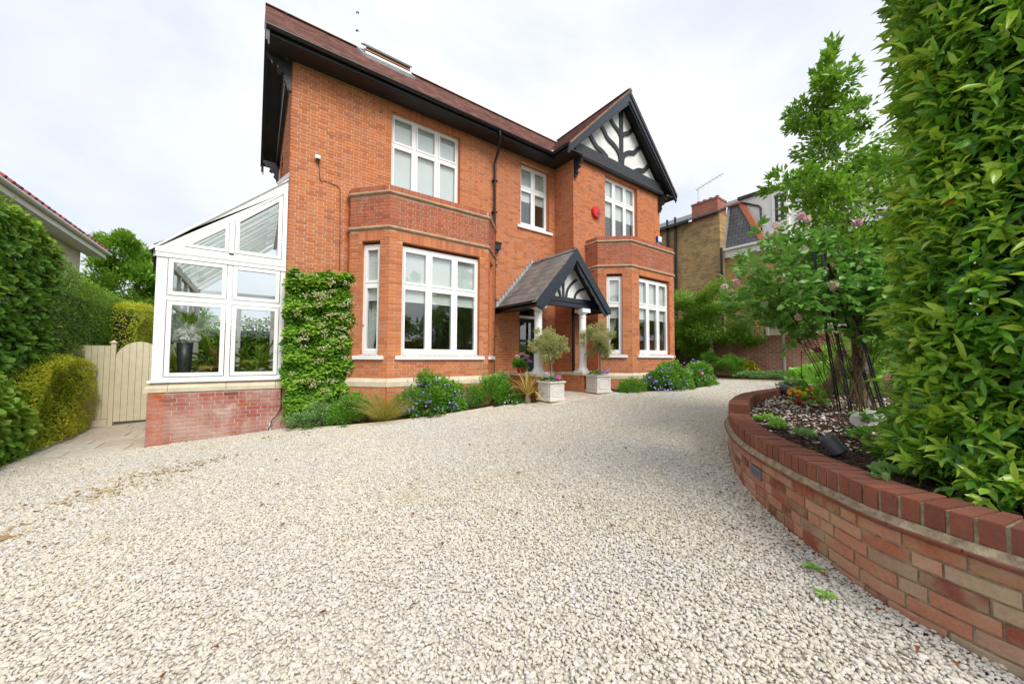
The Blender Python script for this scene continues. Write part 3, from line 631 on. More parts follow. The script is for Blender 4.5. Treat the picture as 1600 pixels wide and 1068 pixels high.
# plinth: proud brickwork below a chamfered stone course
PATH = [(AX, BKY), (AX, FY)]+LB+[(DX, FY), (DX, PY)]+RB+[(RX, PY), (RX, BKY)]
pl = MB()
for i in range(len(PATH)-1):
    P, d, n, L = seg(PATH[i], PATH[i+1]); z0 = -.1
    lay(P+n*.04-d*0, d, n, L, z0, .81, mat='plinth_brick' if i < 2 else 'house_brick', off=.05*i)
    body(pl, P+n*.04, d, n, L, z0, .82, [], .3)
pl.build('plinth', ['mortar', 'brick_reveal'], house)
def mitre(path):
    o = []
    for i, p in enumerate(path):
        p = np.array(p, float); ds = []
        if i > 0: ds.append(seg(path[i-1], p)[2])
        if i < len(path)-1: ds.append(seg(p, path[i+1])[2])
        nn = sum(ds); nn = nn/np.linalg.norm(nn); o.append((p, nn/max(.3, float(nn@ds[0]))))
    return o
def sweep(b, path, prof):
    mt = mitre(path); k = len(prof); rings = [[(p[0]+m_[0]*o, p[1]+m_[1]*o, z) for o, z in prof] for p, m_ in mt]
    b.add([q for g in rings for q in g], [(i*k+j, (i+1)*k+j, (i+1)*k+(j+1) % k, i*k+(j+1) % k) for i in range(len(path)-1) for j in range(k)])
    b.add(rings[0]+rings[-1], [tuple(range(k)), tuple(range(k, 2*k))[::-1]])
STONE = [(-.02, .82), (.055, .82), (.055, .92), (.004, .995), (-.02, .995)]
mtr = mitre(PATH)
for i in range(1, len(PATH)-2):
    P, d, n, L = seg(PATH[i], PATH[i+1]); k = max(1, round(L/.95)); cuts = np.linspace(0, L, k+1)
    for j in range(k):
        b = MB(); ends = []
        for t, nd in ((cuts[j], j == 0), (cuts[j+1], j == k-1)):
            if nd:
                p, mv = mtr[i] if t == 0 else mtr[i+1]; p = p+d*(.003 if t == 0 else -.003)
            else: p, mv = P+d*(t+(.003 if t == cuts[j] else -.003)), n
            ends.append([(p[0]+mv[0]*o, p[1]+mv[1]*o, z) for o, z in STONE])
        b.add(ends[0]+ends[1], [(a, a+5, (a+1) % 5+5, (a+1) % 5) for a in range(5)]+[tuple(range(5)), tuple(range(9, 4, -1))]); b.build('plinth_stone', 'stone', house)
for B in (LB, RB):
    for zc, pr in ((4.13, .042), (4.875, .048)):
        b = MB(); sweep(b, B, [(-.02, zc), (pr*.5, zc+.006), (pr, zc+.03), (pr, zc+.05), (pr*.5, zc+.078), (-.02, zc+.085)]); b.build('string_course', 'string_stone', house)
    b = MB(); z = 4.9
    b.add([(x, y+.15, z) for x, y in B], [tuple(range(6))]); b.build('bay_roof', 'lead', house)
# emit bricks: the 300 that show largest as objects of their own, the rest joined by material
def emit_bricks(bricks, parent, limit=300):
    sc_ = []
    for i, (P, d, n, a, c, z0, z1, pr, mt) in enumerate(bricks):
        q = np.array([P[0]+d[0]*(a+c)/2, P[1]+d[1]*(a+c)/2, (z0+z1)/2]); u, v, z = project(q)
        face = -(q[:2]@n)/np.linalg.norm(q[:2]); ok = z > 0 and -20 < u < 1620 and -20 < v < 1090 and c-a > .06
        sc_.append((face*(c-a)*(z1-z0)/z**2 if ok else -1, i))
    sc_.sort(reverse=True); own = {i for s, i in sc_[:limit] if s > 0}
    cache = {}; rest = {}
    for i, (P, d, n, a, c, z0, z1, pr, mt) in enumerate(bricks):
        if i in own:
            key = (round(c-a, 4), round(z1-z0, 4), mt)
            if key not in cache:
                b = MB(); hl, hh = (c-a)/2, (z1-z0)/2; e = .004
                b.add([(-hl, .02, -hh), (hl, .02, -hh), (hl, .02, hh), (-hl, .02, hh), (-hl, -.002+e, -hh), (hl, e-.002, -hh), (hl, e-.002, hh), (-hl, e-.002, hh), (-hl+e, -.002, -hh+e), (hl-e, -.002, -hh+e), (hl-e, -.002, hh-e), (-hl+e, -.002, hh-e)],
                      [(0, 1, 5, 4), (1, 2, 6, 5), (2, 3, 7, 6), (3, 0, 4, 7), (4, 5, 9, 8), (5, 6, 10, 9), (6, 7, 11, 10), (7, 4, 8, 11), (8, 9, 10, 11)])
                me = bpy.data.meshes.new('brick'); me.from_pydata(b.v, [], b.f); me.materials.append(M[mt]); cache[key] = me
            o = bpy.data.objects.new('brick', cache[key]); COL.objects.link(o); o.parent = parent
            s = (a+c)/2; o.location = Vector((P[0]+d[0]*s+n[0]*pr, P[1]+d[1]*s+n[1]*pr, (z0+z1)/2))-root_of(parent); o.rotation_euler.z = math.atan2(d[1], d[0])
        else: rest.setdefault(mt, []).append((P, d, n, a, c, z0, z1, pr))
    for mt, L in rest.items():
        b = MB()
        for (P, d, n, a, c, z0, z1, pr) in L:
            w_ = [(P[0]+d[0]*s+n[0]*o, P[1]+d[1]*s+n[1]*o, z) for z in (z0, z1) for s, o in ((a, pr+.001), (c, pr+.001), (c, -.02), (a, -.02))]
            b.add(w_, [(0, 1, 5, 4), (1, 2, 6, 5), (3, 0, 4, 7), (4, 5, 6, 7), (0, 3, 2, 1)])
        b.build('brickwork', mt, parent)['kind'] = 'stuff'
emit_bricks(BR, house)

# ---- windows
def window(par, P, d, n, s0, s1, z0, z1, cols, tz, blind, curtain, full, sill=True, rec=.10, gl='glass'):
    H = z1-z0; tz = z0+H*.635 if tz is None else tz
    f = MB(); o0, o1 = -rec-.07, -rec
    fw_ = .055
    f.ob(P, d, n, s0, s0+fw_, o0, o1, z0, z1); f.ob(P, d, n, s1-fw_, s1, o0, o1, z0, z1)
    f.ob(P, d, n, s0+fw_, s1-fw_, o0, o1, z1-fw_-.02, z1); f.ob(P, d, n, s0+fw_, s1-fw_, o0, o1+.03, z0, z0+.075)
    ml = [s0+(s1-s0)*k/cols for k in range(1, cols)]
    for x in ml: f.ob(P, d, n, x-.035, x+.035, o0, o1, z0+.075, z1-fw_-.02)
    xs = [s0+fw_]+[v for x in ml for v in (x-.035, x+.035)]+[s1-fw_]
    for k in range(cols): f.ob(P, d, n, xs[2*k], xs[2*k+1], o0, o1+.002, tz-.035, tz+.035)
    wob = f.build('window', 'white_paint', par)
    for k in range(cols):
        a, c = xs[2*k], xs[2*k+1]
        for q0, q1 in ((z0+.075, tz-.035), (tz+.035, z1-fw_-.02)):
            sb = MB(); sw = .042; e = .004; oo0, oo1 = o0+.015, o1+.012
            sb.ob(P, d, n, a+e, a+sw, oo0, oo1, q0+e, q1-e); sb.ob(P, d, n, c-sw, c-e, oo0, oo1, q0+e, q1-e)
            sb.ob(P, d, n, a+sw, c-sw, oo0, oo1, q0+e, q0+sw+.012); sb.ob(P, d, n, a+sw, c-sw, oo0, oo1, q1-sw, q1-e)
            sb.build('sash', 'white_paint', wob)
            pn = MB(); pn.ob(P, d, n, a+sw-.005, c-sw+.005, -rec-.038, -rec-.032, q0+sw, q1-sw+.005); pn.build('pane', gl, wob)
    if sill:
        sl = MB(); sl.ob(P, d, n, s0-.13, s1+.13, -rec-.02, .055, z0-.10, z0-.022); sl.ob(P, d, n, s0, s1, -rec-.02, .0, z0-.022, z0); sl.build('sill', 'white_paint', wob)
    if blind is not None and blind is not False:
        bl = MB()
        for k in range(cols):
            a, c = xs[2*k]-.02, xs[2*k+1]+.02; bl.ob(P, d, n, a, c, -rec-.083, -rec-.08, blind, z1-.02); bl.ob(P, d, n, a, c, -rec-.09, -rec-.075, blind-.02, blind)
        bl.build('roller_blind', 'white_cloth', wob)
    for side in curtain:
        cu = MB(); k = 26; wd = (s1-s0)*.95; pts = []
        for zi in np.linspace(0, 1, 14):
            zz = z0+.05+(z1-z0-.1)*zi; sw_ = wd*(1-.72*math.exp(-((zi-.0)/.38)**2)); row = []
            for j in range(k+1):
                t = j/k; x = (s0+t*sw_) if side == 'R' else (s0+t*sw_)
                row.append((x, -rec-.22+.022*math.sin(t*30)))
            pts.append([(P[0]+d[0]*x+n[0]*o, P[1]+d[1]*x+n[1]*o, zz) for x, o in row])
        cu.add([q for g in pts for q in g], [(i*(k+1)+j, i*(k+1)+j+1, (i+1)*(k+1)+j+1, (i+1)*(k+1)+j) for i in range(len(pts)-1) for j in range(k)], True); cu.build('curtain', 'white_cloth', wob)
for (P, d, n, s0, s1, z0, z1, cols, tz, blind, cu, full) in WIN:
    low = z0 < 3
    if low: blind = z0+(z1-z0)*(.50 if P[0] < 6 else .47)
    window(house, P, d, n, s0, s1, z0, z1, cols, tz, blind, cu, full, sill=(low or (P[0] < 1 and cols == 2)), rec=.09 if low else .12)
# bay window flank curtain of the left bay hangs behind its side light; rooms behind the glass
def rooms(b):
    for z in (1.0, 4.5, 7.46): b.box(AX+.27, RX-.27, FY+.05, BKY-.27, z-.04, z)
    for X in (5.75, 7.6): b.box(X, X+.1, FY+.28, BKY-.27, 1.0, 7.4)
    b.box(AX+.27, RX-.27, 11.6, 11.7, 1.0, 7.4)
part('floor', 'floor_tile', house, lambda b: (b.add([(x, y-.0, 1.02) for x, y in [(1.9, 8.38), (1.9, 8.3), (2.35, 7.75), (4.53, 7.75), (5.0, 8.3), (5.0, 8.38)]], [tuple(range(6))]), b.add([(x, y, 1.02) for x, y in [(8.5, 7.55), (8.5, 7.2), (9.1, 6.68), (11.1, 6.68), (11.7, 7.2), (11.7, 7.55)]], [tuple(range(6))]), b.box(9.1, 11.1, 6.7, 7.5, 4.3, 4.35), b.box(2.4, 4.5, 7.75, 8.3, 4.3, 4.35)))
part('inner_wall', 'plaster', house, rooms)
# vase of alliums and a dark sideboard seen through the left bay
vs_ = thing('flower_vase', 'glass vase of lilac allium heads standing inside left bay window', 'vase', (3.32, 7.98, 1.06))
part('vase', 'steel', vs_, lambda b: b.lathe([(.05, 0), (.07, .1), (.05, .25), (.06, .3)], (3.32, 7.98, 1.08), 14))
part('stem', 'twig', vs_, lambda b: [b.tube([(3.32, 7.98, 1.2), (3.32+dx, 7.98+dy, 1.8+dz)], .006, 5) for dx, dy, dz in ((0, 0, .1), (.1, .03, 0), (-.1, 0, .02), (.05, -.05, .16))])
for dx, dy, dz in ((0, 0, .1), (.1, .03, 0), (-.1, 0, .02), (.05, -.05, .16)):
    q = rdir(260); leaves('allium_head', 'lilac_petal', vs_, np.array([3.32+dx, 7.98+dy, 1.86+dz])+q*.085*rng.uniform(.75, 1, (260, 1)), q, .03, .02, tone=rng.random(260), tmpl=T_PETALS)
sbd = thing('sideboard', 'dark wooden sideboard in room behind left bay window', 'sideboard', (3.0, 10.9, 1.02))
part('cabinet', 'wood_warm', sbd, lambda b: (b.box(2.0, 4.1, 10.6, 11.1, 1.12, 1.95), b.box(1.96, 4.14, 10.56, 11.14, 1.95, 1.99)))
for x in (2.06, 3.98): part('leg', 'wood_warm', sbd, lambda b: b.box(x, x+.06, 10.65, 10.71, 1.02, 1.12))

# ---- door
dd = MB(); P, d, n, L = seg((AX, FY), (DX, FY))
dd.ob(P, d, n, dr[0], dr[0]+.06, -.24, -.16, .86, 3.1); dd.ob(P, d, n, dr[1]-.06, dr[1], -.24, -.16, .86, 3.1); dd.ob(P, d, n, dr[0]+.06, dr[1]-.06, -.24, -.16, 3.04, 3.1); dd.ob(P, d, n, dr[0]+.06, dr[1]-.06, -.24, -.16, 2.62, 2.70)
do = dd.build('door_frame', 'white_paint', house)
lf = MB(); a, c = dr[0]+.06, dr[1]-.06
lf.ob(P, d, n, a, a+.11, -.23, -.185, .9, 2.62); lf.ob(P, d, n, c-.11, c, -.23, -.185, .9, 2.62); lf.ob(P, d, n, a+.11, c-.11, -.23, -.185, 2.5, 2.62); lf.ob(P, d, n, a+.11, c-.11, -.23, -.185, .9, 1.5); lf.ob(P, d, n, a+.11, c-.11, -.23, -.185, 1.9, 1.98)
dl = lf.build('door', 'door_navy', house)
for q0, q1 in ((1.5, 1.9), (1.98, 2.5)): part('pane', 'glass', dl, lambda b: b.ob(P, d, n, a+.11, c-.11, -.21, -.205, q0, q1))
part('pane', 'glass', do, lambda b: b.ob(P, d, n, a, c, -.21, -.205, 2.70, 3.04)); part('door_knob', 'steel', dl, lambda b: b.lathe([(.005, -.03), (.03, -.015), (.03, .015), (.005, .03)], (AX+c-.06, FY+.15, 1.85), 10))
part('threshold', 'stone', house, lambda b: (b.ob(P, d, n, dr[0]-.1, dr[1]+.1, -.25, .12, .80, .86), b.ob(P, d, n, dr[0]-.25, dr[1]+.25, .06, .45, gz(6.5)-.05, .58)))

# ---- roofs
RYR, RZR, RXG = 10.85, 10.42, 10.02
S1 = (RZR-7.62)/(RYR-7.9)          # front slope
def slab(b, quad, th=.07):
    b.prism([(x, y, z-th) for x, y, z in quad], (0, 0, th-.012))
part('roof', 'soffit_dark', house, lambda b: (slab(b, [(-.015, 7.92, 7.63), (RX+.53, 7.92, 7.63), (RX+.53, RYR, RZR), (-.015, RYR, RZR)]), slab(b, [(-.015, RYR, RZR), (RX+.53, RYR, RZR), (RX+.53, 13.8, 7.62), (-.015, 13.8, 7.62)]),
     slab(b, [(7.2, 7.22, 7.66), (RXG, 7.22, 10.46), (RXG, 10.88, 10.46), (7.2, 7.92, 7.66)]), slab(b, [(RXG, 7.22, 10.46), (12.84, 7.22, 7.66), (12.84, 7.92, 7.66), (RXG, 10.88, 10.46)])))
def tiles(b):
    k = 41
    for i in range(k):                     # main slope, course by course
        t0, t1 = i/k, min(1, (i+1.15)/k); y0, y1 = 7.89+(RYR-7.89)*t0, 7.89+(RYR-7.89)*t1; z0, z1 = 7.61+(RZR-7.61)*t0, 7.61+(RZR-7.61)*t1; e = .016
        b.add([(-.03, y0, z0+e-.012), (RX+.55, y0, z0+e-.012), (RX+.55, y0, z0+e), (-.03, y0, z0+e), (RX+.55, y1, z1), (-.03, y1, z1)], [(0, 1, 2, 3), (3, 2, 4, 5), (0, 3, 5), (1, 4, 2)])
    k = 40
    for i in range(k):                     # cross gable, both slopes
        t0, t1 = i/k, min(1, (i+1.15)/k)
        for sx, xe in ((-1, 7.17), (1, 12.87)):
            x0, x1 = xe+(RXG-xe)*t0, xe+(RXG-xe)*t1; z0, z1 = 7.64+2.83*t0, 7.64+2.83*t1; ye0 = 7.89+(z0-7.61)/S1+.03; ye1 = 7.89+(z1-7.61)/S1+.03; e = .016; yf = 7.19
            b.add([(x0, yf, z0+e-.012), (x0, ye0, z0+e-.012), (x0, ye0, z0+e), (x0, yf, z0+e), (x1, ye1, z1), (x1, yf, z1)], [(0, 1, 2, 3), (3, 2, 4, 5), (0, 3, 5)])
part('roof_tiles', 'roof_tile', house, tiles)['kind'] = 'stuff'
part('roof_tiles', 'roof_tile', house, lambda b: [b.add([(-.03, 13.81-(2.96)*i/41, 7.61+2.81*i/41+.016), (RX+.55, 13.81-2.96*i/41, 7.61+2.81*i/41+.016), (RX+.55, 13.81-2.96*(i+1.15)/41, 7.61+2.81*(i+1.15)/41), (-.03, 13.81-2.96*(i+1.15)/41, 7.61+2.81*(i+1.15)/41)], [(0, 1, 2, 3)]) for i in range(40)])['kind'] = 'stuff'
x = -.04
while x < RX+.5:
    part('ridge_tile', 'ridge_tile', house, lambda b: b.prism([(x, RYR-.11+.022*j, RZR-.02+.085*math.sin(math.pi*j/10)) for j in range(11)], (.44, 0, 0))); x += .445
y = 7.17
while y < 10.6:
    part('ridge_tile', 'ridge_tile', house, lambda b: b.prism([(RXG-.11+.022*j, y, 10.45+.075*math.sin(math.pi*j/10)) for j in range(11)], (0, .44, 0))); y += .445
part('valley_lead', 'lead', house, lambda b: (b.prism([(7.13, 7.86, 7.60), (7.25, 7.80, 7.64), (7.42, 7.98, 7.83), (7.29, 8.10, 7.83)], (0, 0, .03))))
part('verge', 'ridge_tile', house, lambda b: [b.prism([(xe, 7.175, 7.635), (xe+s*.04, 7.175, 7.60), (RXG, 7.175, 10.43), (RXG, 7.175, 10.475)], (0, .03, 0)) for s, xe in ((1, 7.16), (-1, 12.88))])
# eaves: soffit, fascia, gutter
part('soffit', 'soffit_dark', house, lambda b: b.box(.02, 7.25, 7.99, 8.41, EZ-.005, EZ+.03)); part('soffit', 'soffit_dark', house, lambda b: b.box(7.26, DX+.01, 7.25, 8.39, EZ-.006, EZ+.03)); part('soffit', 'soffit_dark', house, lambda b: b.box(RX, 12.8, 7.25, 8.39, EZ-.006, EZ+.03))
part('fascia', 'timber_black', house, lambda b: (b.box(.0, 7.30, 7.955, 7.985, EZ-.03, 7.66), b.box(.0, 7.32, 7.93, 7.954, EZ-.015, EZ+.035), b.box(7.225, 7.255, 7.25, 7.95, EZ-.03, 7.66), b.box(7.195, 7.223, 7.25, 7.925, EZ-.015, EZ+.035), b.box(12.80, 12.83, 7.25, 7.95, EZ-.03, 7.66)))
def gut(b, axis, a0, a1, c, z, r=.062):
    ring = [(c-r*math.cos(math.pi*j/8), z-r*math.sin(math.pi*j/8)) for j in range(9)]+[(c+(r-.008)*math.cos(math.pi*j/8), z-(r-.008)*math.sin(math.pi*j/8)) for j in range(9)]
    b.prism([(a0, p, q) if axis == 0 else (p, a0, q) for p, q in ring], (a1-a0, 0, 0) if axis == 0 else (0, a1-a0, 0), smooth=True)
part('gutter', 'gutter_black', house, lambda b: (gut(b, 0, -.01, 7.19, 7.868, 7.61), gut(b, 1, 7.23, 7.93, 7.135, 7.61), gut(b, 1, 7.23, 7.93, 12.90, 7.61)))
# left gable end: barge boards, dark soffit, rendered panel with timbers
def barge(b, x0, x1, dep, lift=0, side=0):
    for ye, s in ((7.88, 1), (13.82, -1)):
        ze = 7.60+lift
        b.prism([(x0, ye, ze), (x0, ye, ze-dep*.9), (x0, RYR, RZR+lift-dep*1.15), (x0, RYR, RZR+lift)] if s > 0 else [(x0, ye, ze), (x0, RYR, RZR+lift), (x0, RYR, RZR+lift-dep*1.15), (x0, ye, ze-dep*.9)], (x1-x0, 0, 0))
part('barge_board', 'timber_black', house, lambda b: (barge(b, -.012, .025, .30), barge(b, -.035, -.013, .12, .005), barge(b, .026, .05, .36, -.02)))
part('gable_soffit', 'soffit_dark', house, lambda b: [b.prism([(.05, ye, 7.50), (.05, RYR, RZR-.16), (.05, RYR, RZR-.12), (.05, ye, 7.54)], (AX-.05, 0, 0)) for ye in (7.95, 13.75)])
part('gable_panel', 'white_render', house, lambda b: b.prism([(AX-.02, 8.4, EZ+.02), (AX-.02, 13.4, EZ+.02), (AX-.02, RYR, RZR-.15)], (.2, 0, 0)))
part('gable_timber', 'timber_black', house, lambda b: (b.box(AX-.10, AX-.021, 8.36, 13.44, EZ-.04, EZ+.16), [b.box(AX-.07, AX-.021, y-.06, y+.06, EZ+.16, min(7.62+(y-7.9)*S1, 7.62+(13.8-y)*S1)-.18) for y in (9.2, 10.0, 10.85, 11.7, 12.5)], b.box(AX-.065, AX-.021, 9.0, 12.7, 8.4, 8.5)))
def bracket(name, P, d, h=.62, w_=.42, t=.09):
    "scrolled timber bracket: reaches w_ out along d from a wall at P, h tall, top at P.z"
    b = MB(); d = Vector(d); s = Vector((-d.y, d.x, 0))
    pr = [(0, 0), (w_, 0), (w_, -.07), (w_*.86, -.10), (w_*.80, -.17), (w_*.62, -.15), (w_*.55, -.22), (w_*.62, -.29), (w_*.45, -.33), (w_*.36, -.30), (w_*.28, -.36), (w_*.34, -.44), (w_*.2, -.50), (w_*.16, -.58), (.03, -h), (0, -h)]
    b.prism([Vector(P)+d*x+Vector((0, 0, z))-s*t/2 for x, z in pr], s*t); return b.build(name, 'timber_black', house)
bracket('bracket', (AX-.012, 8.46, EZ-.01), (-1, 0, 0)); bracket('bracket', (AX-.012, 13.3, EZ-.01), (-1, 0, 0), .62, .42)
bracket('bracket', (DX+.06, PY-.012, EZ-.01), (0, -1, 0), .55, .36); bracket('bracket', (RX-.06, PY-.012, EZ-.01), (0, -1, 0), .55, .36)
# front gable: panel, bressummer, tree-like braces, barge boards
part('gable_panel', 'white_render', house, lambda b: b.prism([(DX+.1, PY+.0, 7.64), (RX-.1, PY+.0, 7.64), (RX-.1, PY, 7.95), (RXG, PY, 10.22), (DX+.1, PY, 7.95)], (0, .1, 0)))
gt = MB(); ya, yb = PY-.05, PY-.002
gt.ribbon([(RXG, 7.9), (RXG, 10.1)], .17, ya, yb)
for s in (-1, 1):
    Q = lambda L: smooth_curve([(RXG+s*x, z) for x, z in L], 16)[0].tolist()
    gt.ribbon(Q([(.04, 8.05), (.12, 8.40), (.38, 8.60), (.72, 8.72), (.92, 8.93), (1.2, 9.12)]), [.22]+[.15]*15, ya+.004, yb)
    gt.ribbon(Q([(.74, 8.05), (.98, 8.17), (1.26, 8.24), (1.48, 8.42), (1.65, 8.62)]), .15, ya+.004, yb)
    gt.ribbon(Q([(.03, 9.06), (.18, 9.20), (.42, 9.32), (.62, 9.52)]), .14, ya+.004, yb)
gt.build('gable_brace', 'timber_black', house)
part('bressummer', 'timber_black', house, lambda b: (b.box(DX-.02, RX+.02, PY-.13, PY-.003, 7.66, 8.0), b.box(DX-.03, RX+.03, PY-.17, PY-.131, 7.60, 7.70), b.box(DX-.03, RX+.03, PY-.15, PY-.004, 7.56, 7.60)))
def fb(b, y0, y1, dep, lift=0):
    for s in (-1, 1):
        xe = RXG+s*2.86; b.prism([(xe, y0, 7.60+lift), (xe, y0, 7.60+lift-dep*.75), (RXG, y0, 10.44+lift-dep*1.3), (RXG, y0, 10.44+lift)] if s < 0 else [(xe, y0, 7.60+lift), (RXG, y0, 10.44+lift), (RXG, y0, 10.44+lift-dep*1.3), (xe, y0, 7.60+lift-dep*.75)], (0, y1-y0, 0))
part('barge_board', 'timber_navy', house, lambda b: (fb(b, 7.205, 7.24, .27), fb(b, 7.18, 7.204, .10), fb(b, 7.24, 7.26, .33, -.02)))
part('gable_soffit', 'soffit_dark', house, lambda b: [b.prism([(RXG+s*2.75, 7.26, 7.56), (RXG, 7.26, 10.30), (RXG, 7.26, 10.34), (RXG+s*2.75, 7.26, 7.60)], (0, .33, 0)) for s in (-1, 1)])
# roof light
def rl(b, y0, y1, x0, x1, h):
    z = lambda y: 7.61+(y-7.89)*S1
    b.prism([(x0, y0, z(y0)), (x0, y0-.03, z(y0)+h), (x0, y1-.03, z(y1)+h), (x0, y1, z(y1))], (x1-x0, 0, 0))
sk = thing('roof_window', 'propped open roof window set in the brown tiled slope', 'roof window', (2.85, 10.2, 9.8))
part('frame', 'lead', sk, lambda b: (rl(b, 9.92, 10.72, 2.12, 2.2, .07), rl(b, 9.92, 10.72, 3.5, 3.58, .07), rl(b, 9.9, 9.98, 2.201, 3.499, .09), rl(b, 10.66, 10.73, 2.201, 3.499, .07)))
part('pane', 'glass', sk, lambda b: b.prism([(2.22, 9.96, 9.70), (2.22, 10.62, 10.40), (2.22, 10.62, 10.41), (2.22, 9.96, 9.71)], (1.26, 0, 0)))
part('lining', 'white_paint', sk, lambda b: b.prism([(2.21, 9.985, 9.62), (2.21, 9.985, 9.76), (2.21, 10.0, 9.78), (2.21, 10.0, 9.63)], (1.28, 0, 0)))
part('sash', 'wood_warm', sk, lambda b: (b.prism([(2.24, 10.02, 9.83), (2.24, 10.02, 9.93), (2.24, 10.1, 9.95), (2.24, 10.1, 9.85)], (1.22, 0, 0))))
part('sash_cover', 'lamp_metal', sk, lambda b: b.prism([(2.2, 9.98, 9.90), (2.2, 9.98, 9.955), (2.2, 10.5, 10.37), (2.2, 10.5, 10.32)], (1.3, 0, 0)))
# aerial mast
am = thing('aerial_mast', 'thin tall aerial mast rising from the main roof ridge', 'aerial', (2.15, RYR, RZR))
part('mast', 'steel', am, lambda b: b.tube([(2.15, RYR, RZR), (2.16, RYR, 13.2)], .014, 6))
for z in (10.95, 11.5, 12.1): part('clip', 'lamp_metal', am, lambda b: b.box(2.12, 2.19, RYR-.03, RYR+.03, z, z+.03))
# rainwater pipes
dp = MB(); dp.tube([(5.22, 7.87, 7.56), (5.22, 7.87, 7.40), (5.34, 8.12, 7.18), (5.36, 8.30, 7.0), (5.36, 8.32, 6.9)], .036, 10); dp.tube([(5.36, 8.32, 6.95), (5.36, 8.32, 1.0)], .036, 10)
dpo = dp.build('downpipe', 'gutter_black', house)
part('hopper', 'gutter_black', dpo, lambda b: (b.box(5.24, 5.48, 8.18, 8.385, 4.42, 4.60), b.box(5.22, 5.50, 8.16, 8.39, 4.58, 4.63), b.box(5.29, 5.43, 8.22, 8.38, 4.34, 4.42)))
for z in (6.4, 5.5, 4.0, 3.0, 2.0): part('pipe_clip', 'gutter_black', dpo, lambda b: b.box(5.29, 5.43, 8.28, 8.395, z, z+.04))
part('downpipe', 'gutter_black', house, lambda b: b.tube([(7.62, 7.50, 2.9), (7.62, 7.50, .6)], .045, 10))
part('vent_pipe', 'terracotta', house, lambda b: b.lathe([(.05, 0), (.05, .12), (.07, .13), (.05, .15), (.05, .24), (.075, .25), (.05, .27)], (7.58, 7.70, 4.36), 12))

# ---- porch (a part of the house)
PX, PZR, PYF = 6.815, 4.31, 6.60           # ridge line and front plane
PSL = 1.115                                # slope
pz = lambda x: PZR-abs(x-PX)*PSL
porch = part('porch', 'timber_navy', house, lambda b: (
    b.box(5.72, 5.84, 6.86, 8.36, 2.70, 2.86), b.box(7.62, 7.74, 6.86, 7.58, 2.70, 2.86),
    b.prism([(5.74, 6.86, 2.90), (5.74, 6.86, 3.05), (7.90, 6.86, 3.05), (7.90, 6.86, 2.90), (7.2, 6.86, 2.93), (6.4, 6.86, 2.93)], (0, .1, 0)),
    b.box(5.66, 7.98, 6.84, 6.98, 2.80, 2.90),
    [b.prism([(PX+s*1.36, 6.64, pz(PX+1.36)-.07), (PX, 6.64, PZR-.07), (PX, 6.64, PZR-.02), (PX+s*1.36, 6.64, pz(PX+1.36)-.02)], (0, (8.38 if s < 0 else 7.57)-6.64, 0)) for s in (-1, 1)]))
part('porch_panel', 'white_render', porch, lambda b: b.prism([(5.9, 6.90, 3.05), (7.73, 6.90, 3.05), (PX, 6.90, 4.12)], (0, .05, 0)))
pb = MB(); pb.ribbon([(6.62, 3.04), (6.62, 4.0)], .06, 6.865, 6.898)
for L in ([(6.52, 3.05), (6.47, 3.2), (6.34, 3.36)], [(6.72, 3.05), (6.77, 3.25), (6.92, 3.44), (7.12, 3.58)], [(7.04, 3.05), (7.10, 3.19), (7.24, 3.30), (7.42, 3.35)], [(6.30, 3.05), (6.25, 3.12), (6.12, 3.2)]):
    pb.ribbon(smooth_curve(L, 10)[0].tolist(), .06, 6.866, 6.898)
pb.build('porch_brace', 'timber_navy', porch)
def pbarge(b):
    for s in (-1, 1):
        xe = PX+s*1.36; ze = pz(xe)
        q = [(xe, PYF-.035, ze+.01), (xe, PYF-.035, ze-.12), (xe-s*.12, PYF-.035, ze-.13), (PX, PYF-.035, PZR-.31), (PX, PYF-.035, PZR+.02)]
        b.prism(q if s < 0 else q[::-1], (0, .035, 0))
        q = [(xe, PYF, ze-.02), (xe, PYF, ze-.12), (xe-s*.2, PYF, ze-.20)]+[(xe-s*(.2+t*1.16), PYF, ze-.20+t*1.16*PSL-(.035 if k % 2 else .0)) for k, t in enumerate(np.linspace(.05, .92, 11))]+[(PX, PYF, PZR-.36), (PX, PYF, PZR-.02)]
        b.prism(q if s < 0 else q[::-1], (0, .03, 0))
part('barge_board', 'timber_navy', porch, pbarge)
part('porch_gutter', 'gutter_black', porch, lambda b: (gut(b, 1, 6.66, 8.36, 5.415, 2.80, .05), b.box(5.455, 5.475, 6.64, 8.38, 2.66, 2.84), b.tube([(5.415, 8.33, 2.78), (5.40, 8.34, 2.66), (5.37, 8.32, 2.60)], .025, 8)))
for s in (-1, 1):                                            # slates, each its own piece
    rows = 9
    for i in range(rows):
        a0 = 1.37*(1-i/rows)+.015; a1 = 1.37*(1-(i+1.25)/rows); y = 6.60-(.0 if i % 2 else .14); yend = 8.385 if s < 0 else 7.57
        while y < yend:
            y0, y1 = max(y, 6.60)+.003, min(y+.285, yend)-.003
            if y1-y0 > .04:
                e = .016+random.uniform(-.002, .003); x0, x1 = PX+s*a0, PX+s*max(a1, 0); z0, z1 = pz(x0), pz(x1)
                b = MB(); q = [(x0, y0, z0+e), (x0, y1, z0+e), (x1, y1, z1+.005), (x1, y0, z1+.005)]; b.prism(q, (0, 0, -.009)); b.build('slate', 'slate', porch)
            y += .285
for k in range(5):
    part('ridge_tile', 'slate', porch, lambda b: b.prism([(PX-.08, 6.60+k*.356, PZR-.05), (PX, 6.60+k*.356, PZR+.045), (PX+.08, 6.60+k*.356, PZR-.05), (PX, 6.60+k*.356, PZR+.01)], (0, .35, 0)))
part('finial', 'terracotta', porch, lambda b: b.lathe([(.05, 0), (.06, .03), (.03, .06), (.05, .1), (.02, .14), (.01, .17)], (PX, 6.66, PZR+.03), 12))
